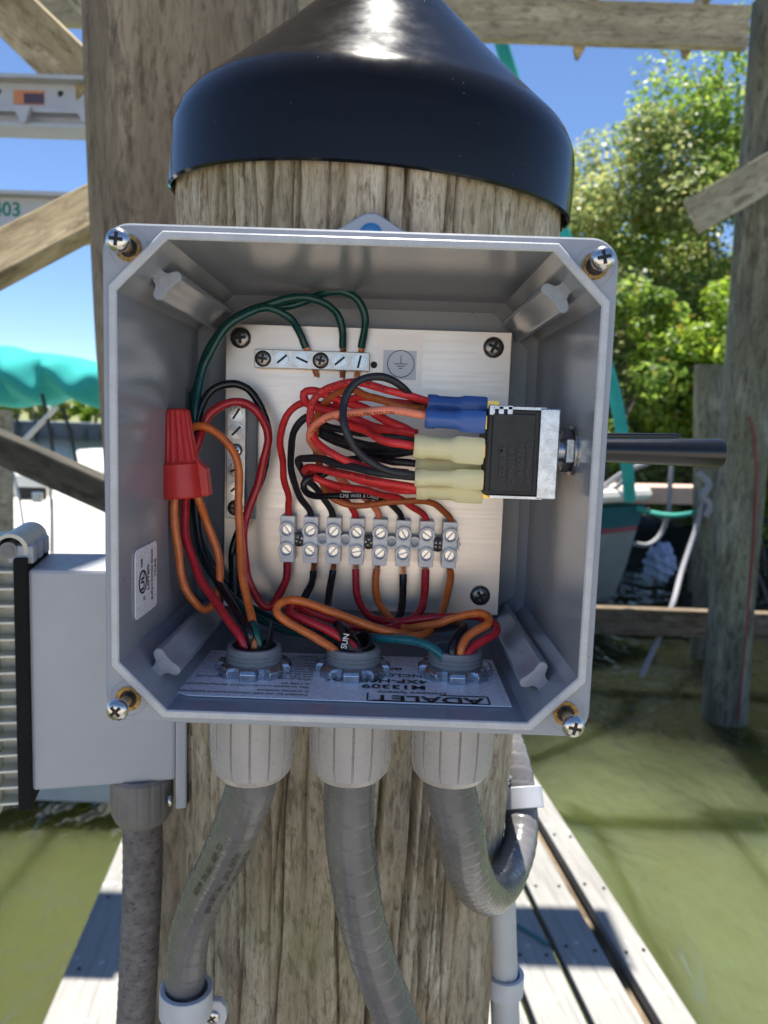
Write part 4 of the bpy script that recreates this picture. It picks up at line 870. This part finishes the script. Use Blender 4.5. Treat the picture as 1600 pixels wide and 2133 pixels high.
wire('red wire looping over the vertical bus bar to the first terminal', [(599, 1172, 8), (596, 1203, 12), (582, 1241, 18), (564, 1263, 24), (545, 1259, 26), (525, 1224, 27), (509, 1160, 26), (508, 1105, 24), (517, 1066, 22), (533, 1020, 21), (548, 968, 21), (558, 922, 22), (553, 888, 23), (536, 857, 25), (508, 840, 27), (477, 837, 29), (446, 856, 31), (425, 888, 33), (410, 924, 36), (396, 980, 38), (386, 1045, 40), (388, 1115, 44), (407, 1182, 50), (438, 1238, 58), (480, 1297, 72), (508, 1340, Hf), (516, 1390, Hf)], M['red'], .00245)
wire('orange wire arching from the red twist connector down to the left hub', [(384, 960, 50), (388, 915, 46), (402, 893, 44), (428, 890, 44), (456, 905, 44), (480, 930, 44), (494, 962, 44), (498, 1000, 44), (498, 1070, 45), (501, 1140, 48), (505, 1196, 54), (515, 1252, 62), (525, 1297, 72), (531, 1338, Hf), (530, 1390, Hf)], M['orange'])
wire('orange wire hanging in a loop under the red twist connector', [(368, 1015, 55), (364, 1045, 56), (364, 1087, 56), (370, 1147, 56), (382, 1206, 56), (400, 1246, 55), (424, 1270, 52), (446, 1257, 48), (457, 1222, 44), (457, 1175, 42), (445, 1122, 42), (428, 1077, 44), (412, 1040, 48), (402, 1005, 50)], M['orange'])
# strip to hubs
wire('black wire from the second terminal, hidden behind the orange loop', [(653, 1190, 8), (652, 1205, 10), (646, 1222, 16), (633, 1246, 22), (628, 1272, 28), (648, 1296, 44), (690, 1320, 62), (728, 1350, Hf), (738, 1390, Hf)], M['black'], strands=('a',))
wire('black wire dropping from the third terminal to the middle hub', [(694, 1188, 8), (692, 1200, 9), (687, 1226, 14), (685, 1266, 24), (698, 1292, 44), (728, 1320, 66), (748, 1352, Hf), (750, 1390, Hf)], M['black'], strands=('a',))
wire('red wire from the fourth terminal, crossing right to the right hub', [(741, 1186, 8), (741, 1200, 9), (743, 1237, 13), (756, 1267, 20), (776, 1288, 28), (810, 1297, 34), (870, 1290, 38), (937, 1283, 42), (1000, 1288, 52), (1034, 1304, 62), (1032, 1320, 68), (1010, 1331, 72), (987, 1343, 75), (973, 1362, Hf), (966, 1398, Hf)], M['red'], strands=('a',))
wire('orange wire from the fifth terminal, turning back to the right hub', [(785, 1186, 8), (783, 1200, 9), (784, 1237, 14), (796, 1266, 22), (816, 1292, 32), (842, 1307, 40), (880, 1305, 46), (913, 1299, 50), (945, 1287, 54), (975, 1280, 58), (1002, 1278, 62), (1018, 1287, 66), (1016, 1301, 70), (995, 1311, 73), (975, 1325, 75), (962, 1347, Hf), (958, 1398, Hf)], M['orange'], strands=('a',))
wire('black wire from the sixth terminal to the right hub', [(840, 1196, 8), (840, 1212, 9), (840, 1250, 15), (835, 1276, 22), (828, 1292, 27), (850, 1312, 36), (905, 1310, 46), (950, 1303, 56), (966, 1306, 64), (953, 1325, 72), (944, 1352, Hf), (945, 1398, Hf)], M['black'], strands=('a',))
wire('red wire from the seventh terminal, doubled back into the middle hub', [(887, 1186, 8), (886, 1200, 9), (885, 1242, 15), (875, 1270, 24), (851, 1292, 34), (825, 1306, 40), (795, 1313, 44), (745, 1305, 47), (700, 1292, 48), (655, 1279, 50), (622, 1265, 54), (604, 1264, 60), (606, 1276, 65), (630, 1288, 68), (662, 1304, 71), (705, 1325, 75), (738, 1348, Hf), (758, 1385, Hf)], M['red'], .0025, strands=('a',))
wire('orange wire from the last terminal, in a long flat loop to the middle hub', [(938, 1189, 8), (939, 1202, 10), (933, 1232, 16), (922, 1270, 28), (906, 1304, 42), (886, 1321, 52), (860, 1325, 56), (820, 1317, 58), (780, 1307, 60), (737, 1291, 61), (700, 1277, 62), (677, 1269, 62), (644, 1257, 63), (610, 1250, 65), (588, 1255, 69), (577, 1270, 72), (583, 1283, 74), (601, 1297, 75), (632, 1315, 76), (666, 1334, 77), (700, 1356, Hf), (712, 1390, Hf)], M['orange'], strands=('a',))
# switch harness to strip
S_ = 1000*(YP-YS)
wire('red wire from the first terminal to the upper yellow connector', [(602, 1078, 8), (602, 1066, 9), (597, 1026, 18), (589, 963, 30), (584, 916, 38), (591, 878, 44), (610, 852, 48), (636, 838, 52), (664, 851, 60), (702, 867, 74), (748, 894, 92), (795, 914, 106), (833, 923, 111), (870, 931, S_+13)], M['redm'], .00203, prints=[('ROHS', .0026, .150, .4, 'wire_ink', False)])
wire('black textured wire from the second terminal into the upper bundle', [(649, 1079, 8), (646, 1066, 9), (629, 1038, 16), (611, 997, 25), (604, 954, 34), (608, 916, 42), (620, 886, 48), (642, 869, 52), (670, 880, 56), (702, 893, 64), (748, 903, 74), (795, 905, 86), (865, 913, S_)], M['blackm'], .00203)
wire('black wire from the third terminal to the lower yellow connector', [(694, 1081, 8), (692, 1068, 9), (679, 1045, 16), (662, 1021, 26), (645, 1003, 36), (631, 984, 46), (622, 965, 56), (626, 955, 64), (648, 954, 72), (686, 961, 82), (733, 973, 95), (780, 983, 106), (826, 990, 111), (872, 994, S_+12)], M['blackm'], .00203)
wire('red wire from the fourth terminal to the bottom yellow connector', [(742, 1083, 8), (740, 1072, 9), (729, 1052, 16), (710, 1030, 24), (679, 1008, 34), (646, 988, 46), (634, 979, 56), (642, 974, 66), (670, 977, 74), (717, 987, 84), (780, 1001, 92), (835, 1011, S_), (872, 1017, S_)], M['redm'], .00203, prints=[('AWG RoHS   (UL) 600V', .0026, .095, .3, 'wire_ink', False)])
wire('salmon-orange wire curving from the fifth terminal up to the lower blue connector', [(790, 1084, 8), (789, 1072, 9), (779, 1056, 14), (760, 1038, 20), (732, 1016, 28), (702, 990, 38), (684, 962, 52), (660, 937, 66), (644, 915, 78), (646, 893, 88), (668, 876, 96), (710, 863, 104), (763, 857, 110), (812, 856, 113), (892, 866, S_+14)], M['salmon'], .00195, prints=[('12V NO 14  AWG  OR  C(UL) T90 NYLON', .0026, .108, -.75, 'wire_ink', False)])
wire('black wire from the sixth terminal with white printing', [(838, 1086, 8), (836, 1074, 9), (826, 1058, 14), (804, 1044, 22), (763, 1035, 32), (710, 1032, 42), (664, 1033, 50), (640, 1027, 56), (633, 1013, 60), (642, 998, 60), (672, 988, 54), (705, 965, 58), (735, 957, 66), (780, 955, 76), (828, 960, 88), (875, 967, S_-6)], M['black'], .00195, prints=[('CME WIRE & CABLE', .0028, .058, .0, 'white_ink', True)])
wire('red wire from the seventh terminal, sweeping left under the bundle', [(889, 1087, 8), (886, 1077, 9), (872, 1064, 14), (842, 1044, 24), (795, 1029, 36), (748, 1019, 46), (702, 1011, 56), (665, 1000, 60), (648, 990, 56), (655, 978, 46), (700, 985, 46), (770, 1006, 60), (830, 1020, 84), (875, 1022, S_-4)], M['redm'], .00203)
wire('orange wire from the last terminal, rising behind the bundle', [(940, 1089, 8), (938, 1079, 9), (929, 1068, 13), (905, 1051, 20), (866, 1042, 26), (826, 1045, 28), (780, 1051, 26), (733, 1051, 24), (695, 1041, 26), (678, 1018, 32), (664, 965, 44), (656, 905, 56), (666, 855, 66), (698, 822, 74), (738, 812, 82), (764, 822, 88), (795, 834, 94), (828, 847, 98), (895, 850, S_-6)], M['orangem'], .00195, prints=[('14 AWG MTW-1 OR C(UL) TEW', .0026, .218, .0, 'wire_ink', False)])
wire('red wire arching over the bundle into the upper blue connector', [(850, 985, 84), (780, 976, 88), (736, 965, 92), (702, 953, 92), (674, 935, 88), (656, 908, 84), (647, 870, 84), (652, 838, 86), (670, 816, 88), (702, 801, 92), (735, 797, 96), (780, 804, 100), (828, 817, 102), (895, 837, S_-2)], M['redm'], .00195, prints=[('14 AWG 41 STR   T-1 NYLON  OR  T90  C(UL)', .0026, .062, .0, 'wire_ink', False)])
wire('thick red jumper folded at the left end of the bundle', [(866, 905, S_-2), (828, 885, 92), (786, 866, 84), (748, 847, 78), (702, 831, 72), (670, 818, 70), (648, 813, 68), (633, 820, 66), (635, 838, 66), (656, 848, 70), (690, 856, 76), (736, 874, 80), (792, 896, 86), (868, 920, S_-4)], M['redm'], .00226)
wire('thin red wire under the salmon one, into the upper blue connector', [(660, 880, 56), (690, 850, 66), (726, 834, 76), (762, 828, 84), (812, 835, 90), (892, 845, S_-8)], M['redm'], .00187)
wire('black textured wire making a big ring in front of the bundle', [(895, 852, S_-8), (861, 829, 96), (836, 805, 104), (805, 788, 108), (776, 784, 110), (747, 792, 112), (727, 813, 114), (716, 844, 116), (717, 879, 118), (727, 910, 118), (742, 938, 117), (767, 960, 115), (802, 977, 113), (834, 985, 112), (875, 992, S_+11)], M['blackm'], .00187)
wire('thick black wire low in the middle of the bundle', [(655, 880, 48), (668, 896, 52), (702, 912, 58), (750, 924, 66), (805, 930, 80), (868, 932, S_-2)], M['blackm'], .00234)
wire('second thick black wire low in the middle of the bundle', [(660, 900, 44), (690, 915, 48), (740, 936, 58), (795, 944, 74), (870, 938, S_-6)], M['blackm'], .00218)
wire('red wire crossing the bundle from upper left into the upper yellow connector', [(660, 842, 62), (700, 852, 70), (745, 872, 80), (790, 890, 88), (868, 903, S_+2)], M['redm'], .00203)

# red twist-on connector
ta, tz = PY(368, 851, YP-.055), PY(381, 1036, YP-.055); La = np.linalg.norm(tz-ta); axn = nrm(tz-ta)
wnut = thing('twist_connector', 'red winged twist-on wire connector standing by the left wall', 'wire connector', tz)
prof = [(.0048, 0), (.0062, .0008), (.0068, .002), (.0080, La*.30), (.0096, La*.57), (.0100, La*.60), (.0112, La*.62), (.0122, La*.98), (.0115, La)]
mesh('body', MB().lathe(ta, axn, prof, 72, rmod=lambda th, k: 1+(.045*(1 if math.cos(th*18) > 0 else -1) if 1 < k < 5 else 0)), M['nut'], wnut, smooth=30)
sx_ = nrm(np.cross(axn, (0, -1, 0)))
for s in (1, -1):
    mesh('wing', MB().prism([(.009*s, La*.52), (.0112*s, La*.60), (.0150*s, La*.68), (.0158*s, La*.99), (.010*s, La*1.0)], ta+V(0, -.004, 0), -sx_, axn, (0, .009, 0)), M['nut'], wnut, smooth=0, bevel=.0012)

# ------------------------------------------------------------------ hubs, locknuts, conduits under the box
ZB = CZ-HI; hubs = [PZ(529, 1400, ZB), PZ(735, 1402, ZB), PZ(947, 1406, ZB)]
def locknut(o, parent):
    P = []; n = 8
    for k in range(n):
        a0 = 2*math.pi*k/n
        for da, r in ((-.30, .0172), (-.20, .0206), (.20, .0206), (.30, .0172)): P.append((r*math.cos(a0+da), r*math.sin(a0+da)))
    m_ = len(P); vs = []; 
    for z, f_ in ((.0008, .99), (.0050, 1.0), (.0066, .93)):
        vs += [o+V(x*f_, y*f_, z) for x, y in P]
    vs += [o+V(x*.76*.0206/max(.0206, math.hypot(x, y)), y*.76*.0206/max(.0206, math.hypot(x, y)), .0070) for x, y in P]
    fs = [(k*m_+j, k*m_+(j+1) % m_, (k+1)*m_+(j+1) % m_, (k+1)*m_+j) for k in range(3) for j in range(m_)]+[tuple(range(m_))[::-1], tuple(3*m_+j for j in range(m_))]
    return mesh('locknut', MB().add(vs, fs), M['zinc'], parent, smooth=20, bevel=.0003)
names = ('left', 'middle', 'right')
glabel = ('conduit hub at the left of the box floor, with orange and red wires', 'middle conduit hub on the box floor, with a black cable jacket', 'conduit hub at the right of the box floor, with the teal wire')
for k, h in enumerate(hubs):
    t = thing('conduit_fitting', glabel[k], 'conduit fitting', (h[0], h[1], ZB-.055), 'conduit hubs under the box')
    pr = [(.0146, -.012), (.0146, .007)]
    for q in range(3): pr += [(.0149, .0076+q*.0022), (.0143, .0087+q*.0022)]
    pr += [(.0140, .0150), (.0120, .0152), (.0118, .004)]
    mesh('threaded_hub', MB().lathe(h, (0, 0, 1), pr, 40, cap1=False), M['hub'], t, smooth=40)
    mesh('hub_floor', MB().lathe(h+V(0, 0, .002), (0, 0, 1), [(.0119, 0), (.0119, .001)], 24), M['sheath'], t)
    locknut(h, t)
    zt = -(ZB-(CZ-HO))-.0; top = h+V(0, 0, -.0075)
    gp = [(.0212, 0), (.0230, -.001), (.0232, -.010), (.0230, -.028), (.0226, -.038), (.0212, -.0455), (.0180, -.0495), (.0150, -.0505), (.0146, -.046)]
    fl_ = lambda th, kk: 1-(.05 if 1 <= kk <= 4 and (th*14/(2*math.pi)+.3) % 1 < .085 else 0)
    mesh('gland_nut', MB().lathe(top, (0, 0, 1), gp, 336, rmod=fl_, cap1=False), M['gland'], t, smooth=28)
    HB = top+V(0, 0, -.047)
    hubs[k] = (h, HB)
# jackets inside the hubs
def jacket(label, h, prof_h, txt=None, r=.0098):
    mb = MB(); n = 28; vs = []; 
    for rr in (r, r-.0016):
        for z in (0, 1):
            for j in range(n):
                th = 2*math.pi*j/n; zz_ = .003 if z == 0 else prof_h(th); vs.append(h+V(rr*math.cos(th), rr*math.sin(th), zz_))
    fs = []
    for j in range(n):
        j2 = (j+1) % n; fs += [(j, j2, n+j2, n+j), (2*n+j, 3*n+j, 3*n+j2, 2*n+j2), (n+j, n+j2, 3*n+j2, 3*n+j)]
    o_ = setp(mesh('cable_jacket', mb.add(vs, fs), M['sheath']), label, 'cable jacket')
    if txt:
        ring = np.array([h+V(r*math.cos(t), r*math.sin(t), .018) for t in np.linspace(-2.6, -.4, 40)])
        mb = MB(); text(mb, txt, .0044, h+V(-.0042, -r*.93, .0205), nrm((.18, .0, 1)), nrm((-1, -.28, .18)), off=.0006); mesh('printing', mb, M['white_ink'], o_, smooth=0)
    return o_
jacket('torn black cable jacket with a raised flap in the left hub', hubs[0][0], lambda th: .0150+.014*max(0, math.cos(th-R(5)))**6+.0035*max(0, math.cos(th-R(150)))**4)
jacket('black cable jacket with white lettering in the middle hub', hubs[1][0], lambda th: .0165+.0135*max(0, math.cos(th-R(215)))**5+.006*max(0, math.cos(th-R(40)))**3, 'SUN')
def flex(label, pts, r, m, group=None, pitch=.0165, depth=.03, n=40, prints=(), step=.0012):
    path = spline(pts, step)
    def rf(s, th):
        f_ = (s/pitch+th/(2*math.pi)) % 1; g_ = math.exp(-((f_-.5)/.035)**2); return 1-depth*g_*1.2+.010*math.sin(f_*2*math.pi)
    o_ = setp(mesh('flexible_conduit', MB().tube(path, r, n, rf), m, smooth=60, fixn=False), label, 'conduit', group)
    for txt, size, s0, ang in prints:
        mb = MB(); text_tube(mb, path, r, txt, size, s0, ang); mesh('printing', mb, M['ink'], o_, smooth=0)
    return path
G_ = 'flexible conduits hanging under the junction box'
h = [q[1] for q in hubs]
flex('grey flexible conduit at left, bending into the clamp at lower left', [h[0]+V(0, 0, .03), h[0]-V(0, 0, .005), PY(505, 1690, .418), PY(468, 1780, .445), PY(423, 1868, .478), PY(395, 1950, .495), PY(386, 2040, .505), PY(380, 2140, .510), PY(376, 2300, .512)], .0137, M['conduit'], G_, prints=[('LIQUID TIGHT  TYPE  CABLE WIRE', .0052, .085, .5), ('CU  600V  TYPE FNC  WATER', .0050, .082, -.35), ('OIL RES  UL  80C  DRY', .0050, .088, 1.0)])
flex('grey flexible conduit hanging from the middle of the box', [h[1]+V(0, 0, .03), h[1]-V(0, 0, .005), PY(728, 1720, .418), PY(736, 1810, .426), PY(752, 1905, .440), PY(778, 2000, .455), PY(812, 2090, .468), PY(855, 2190, .475), PY(900, 2300, .475)], .0142, M['conduit'], G_)
flex('grey flexible conduit at right, curling round the side of the piling', [h[2]+V(0, 0, .03), h[2]-V(0, 0, .005), PY(957, 1720, .425), PY(972, 1800, .452), PY(1000, 1853, .495), PY(1032, 1858, .545), PY(1062, 1818, .588), PY(1083, 1755, .622), PY(1086, 1690, .645), PY(1076, 1610, .665), PY(1055, 1540, .69), PY(1020, 1480, .72)], .0142, M['conduit'], G_, depth=.045, pitch=.011)
# pale pipe and clamps on the right
pp = [PY(1043, 1862, .62), PY(1046, 1960, .625), PY(1051, 2080, .63), PY(1058, 2260, .63)]
pth = spline(pp, .004); po = setp(mesh('pipe', MB().tube(pth, .0125, 28), M['pvc'], smooth=60), 'pale grey plastic pipe running down the right side of the piling', 'pipe')
mb = MB(); text_tube(mb, pth, .0125, 'UL LISTED', .0045, .075, .3, False); mesh('printing', mb, mat('faint_print', (.25, .25, .25), .6), po, smooth=0)
def clamp(label, c, axis, r, ear, w_=.017, screw=True, group='conduit clamps'):
    c, a = V(*c), nrm(axis); e = nrm(V(*ear)-a*np.dot(ear, a)); f_ = np.cross(a, e); t = thing('conduit_clamp', label, 'clamp', c, group)
    mb = MB(); n = 32; vs = []
    for z in (-w_/2, w_/2):
        for rr in (r+.0003, r+.0042):
            for j in range(n): th = 2*math.pi*j/n; vs.append(c+a*z+(e*math.cos(th)+f_*math.sin(th))*rr)
    fs = []
    for j in range(n):
        k = (j+1) % n; fs += [(j, k, 2*n+k, 2*n+j), (n+j, 3*n+j, 3*n+k, n+k), (j, n+j, n+k, k), (2*n+j, 2*n+k, 3*n+k, 3*n+j)]
    mesh('saddle', mb.add(vs, fs), M['clamp'], t, smooth=40, bevel=.0006)
    tip = c+e*(r+.018)
    return t, e, f_, tip, a
cl, e, f_, tip, a = clamp('grey clamp with a screw holding the left conduit at the bottom', PY(388, 2082, .503), PY(386, 2050, .5)-PY(384, 2120, .5), .0142, (1, .12, -.25), .019)
tip = PY(443, 2112, .513)
c0 = PY(430, 2108, .514)
ear_ = [(-.014, .010), (.004, .0125), (.009, .009), (.0115, .002), (.011, -.006), (.006, -.011), (-.014, -.010)]
mesh('ear', MB().prism(ear_, tip+V(-.001, .004, 0), nrm((1, 0, -.22)), nrm((.22, 0, 1)), (0, -.006, 0)), M['clamp'], cl, bevel=.0008, smooth=0)
phillips(cl, 'screw', tip+V(.0005, -.002, -.0005), (0, -1, 0), .0052, .0024, M['steel'], .9)
for lab, c_, ax_, r_ in (('pale clamp holding the curled right conduit against the piling', PY(1086, 1662, .652), PY(1078, 1620, .66)-PY(1088, 1700, .645), .0147), ('lower pale clamp round the straight plastic pipe', PY(1050, 2045, .628), (0, 0, 1), .0128)):
    cl, e, f_, tip, a = clamp(lab, c_, ax_, r_, (-1, .1, 0), .018)
    mesh('ear', MB().box(c_-V(.021, -.004, 0)+V(0, 0, .008), (.016, .010, .034)), M['clamp'], cl, smooth=0, bevel=.002)
    phillips(cl, 'screw', c_+V(-.014, -.004, .018), (.8, -.6, 0), .0045, .003, M['clamp'], .2)

# ------------------------------------------------------------------ second box on the left side of the piling
ROT = R(13); ux = V(-math.cos(ROT), -math.sin(ROT), 0); uy = V(-math.sin(ROT), math.cos(ROT), 0)*1.0   # ux: outward (left), uy: away
B0 = PY(366, 1640, .600); zt_ = PY(150, 1193, .570)[2]; zb2 = PY(215, 1655, .575)[2]
sb = thing('outlet_box', 'grey weatherproof outlet box with a ribbed hinged cover on the left of the piling', 'outlet box', (B0[0], B0[1], zb2))
Ld = .1085; Wd = .075; zc_ = (zt_+zb2)/2; Hb = zt_-zb2; ctr0 = V(B0[0], B0[1], zc_)
AXb = (ux, uy, V(0, 0, 1))
# slightly tapering body: front end taller
mb = MB(); vs = []
for l, hh in ((0, Hb*.985), (Ld, Hb*1.0)):
    for y in (0, Wd):
        for z in (-1, 1): vs.append(ctr0+ux*l+uy*y+V(0, 0, z*hh/2))
mesh('body', mb.add(vs, [(0, 1, 3, 2), (4, 6, 7, 5), (0, 4, 5, 1), (2, 3, 7, 6), (0, 2, 6, 4), (1, 5, 7, 3)]), M['sbox'], sb, smooth=0, bevel=.003)
mesh('back_flange', MB().box(ctr0-ux*.0045+uy*(Wd/2)+V(0, 0, -.008), (.009, Wd+.006, Hb+.028), AXb), M['sbox'], sb, smooth=0, bevel=.0015)
phillips(sb, 'mounting_screw', PY(355, 1668, .598), nrm(ux+V(0, -.3, 0)), .0052, .003, M['steel'], .3)
mesh('gasket', MB().box(ctr0+ux*(Ld+.0045)+uy*(Wd/2)+V(0, 0, -.002), (.0095, Wd+.008, Hb+.022), AXb), M['foam'], sb, smooth=0, bevel=.001)
c_ = ctr0+ux*(Ld+.0095)+uy*(Wd/2); Hc = Hb+.036
cv_ = mesh('cover', MB().box(c_+ux*.033, (.040, Wd+.012, Hc), AXb), M['cover'], sb, smooth=0, bevel=.004)
mesh('cover_back', MB().box(c_+ux*.0065-uy*0, (.013, Wd-.020, Hc-.012), AXb), M['cover'], cv_, smooth=0)
for k in range(15):
    z = -Hc/2+.011+k*(Hc-.030)/14
    mesh('rib', MB().box(c_+ux*.0062-uy*(Wd/2-.0042)+V(0, 0, z), (.0135, .0170, .0022), AXb), M['cover'], cv_, smooth=0, bevel=.0006)
hz = c_+V(0, 0, Hb/2+.0145)+ux*.004-uy*(Wd/2-.002)
mesh('hinge_pin', MB().cyl(hz-uy*.001, hz+uy*Wd*.95, .0062, n=20), M['hub'], sb)
mesh('pin_end', MB().cyl(hz-uy*.0016, hz-uy*.0008, .0042, n=18), M['gland2'], sb)
for s_ in (.0065, .0285, .052): mesh('hinge_block', MB().box(hz+uy*s_-ux*.0085-V(0, 0, .0035), (.0185, .013, .0135), AXb), M['sbox'], sb, smooth=0, bevel=.0012)
sh = [(-.0085*math.cos(t)*1.15+.001, .0085*math.sin(t)*1.15) for t in np.linspace(R(200), R(-10), 14)]
sh2 = [(x*1.28+.0002, y*1.28) for x, y in sh]
mesh('hinge_shield', MB().prism(sh+sh2[::-1], hz-uy*.0005, -ux*1.0, (0, 0, 1), uy*Wd*.96), M['cover'], sb, smooth=40)
mesh('shield_arm', MB().box(hz+ux*.017+uy*Wd*.47-V(0, 0, .006), (.016, Wd*.96, .010), AXb), M['cover'], sb, smooth=0, bevel=.002)
# its conduit
fc = V(*PY(296, 1650, .612)); fc[2] = zb2
ft_ = thing('conduit_fitting', 'dirty grey ribbed fitting under the outlet box at left', 'conduit fitting', (fc[0], fc[1], fc[2]-.05))
gp = [(.0225, .002), (.0245, -.001), (.0247, -.020), (.0240, -.030), (.0215, -.037), (.0180, -.0405), (.0165, -.041)]
mesh('gland_nut', MB().lathe(fc, (0, 0, 1), gp, 144, rmod=lambda th, k: 1+(.020 if k < 4 and math.cos(th*16) > -.75 else 0)), M['gland2'], ft_, smooth=28)
flex('old mottled grey conduit dropping straight below the outlet box', [fc-V(0, 0, .03), fc-V(-.0005, 0, .08), fc-V(.0035, -.003, .16), fc-V(.0105, -.004, .30), fc-V(.014, -.004, .45)], .0162, M['oldconduit'], None, .0088, .09, 36)
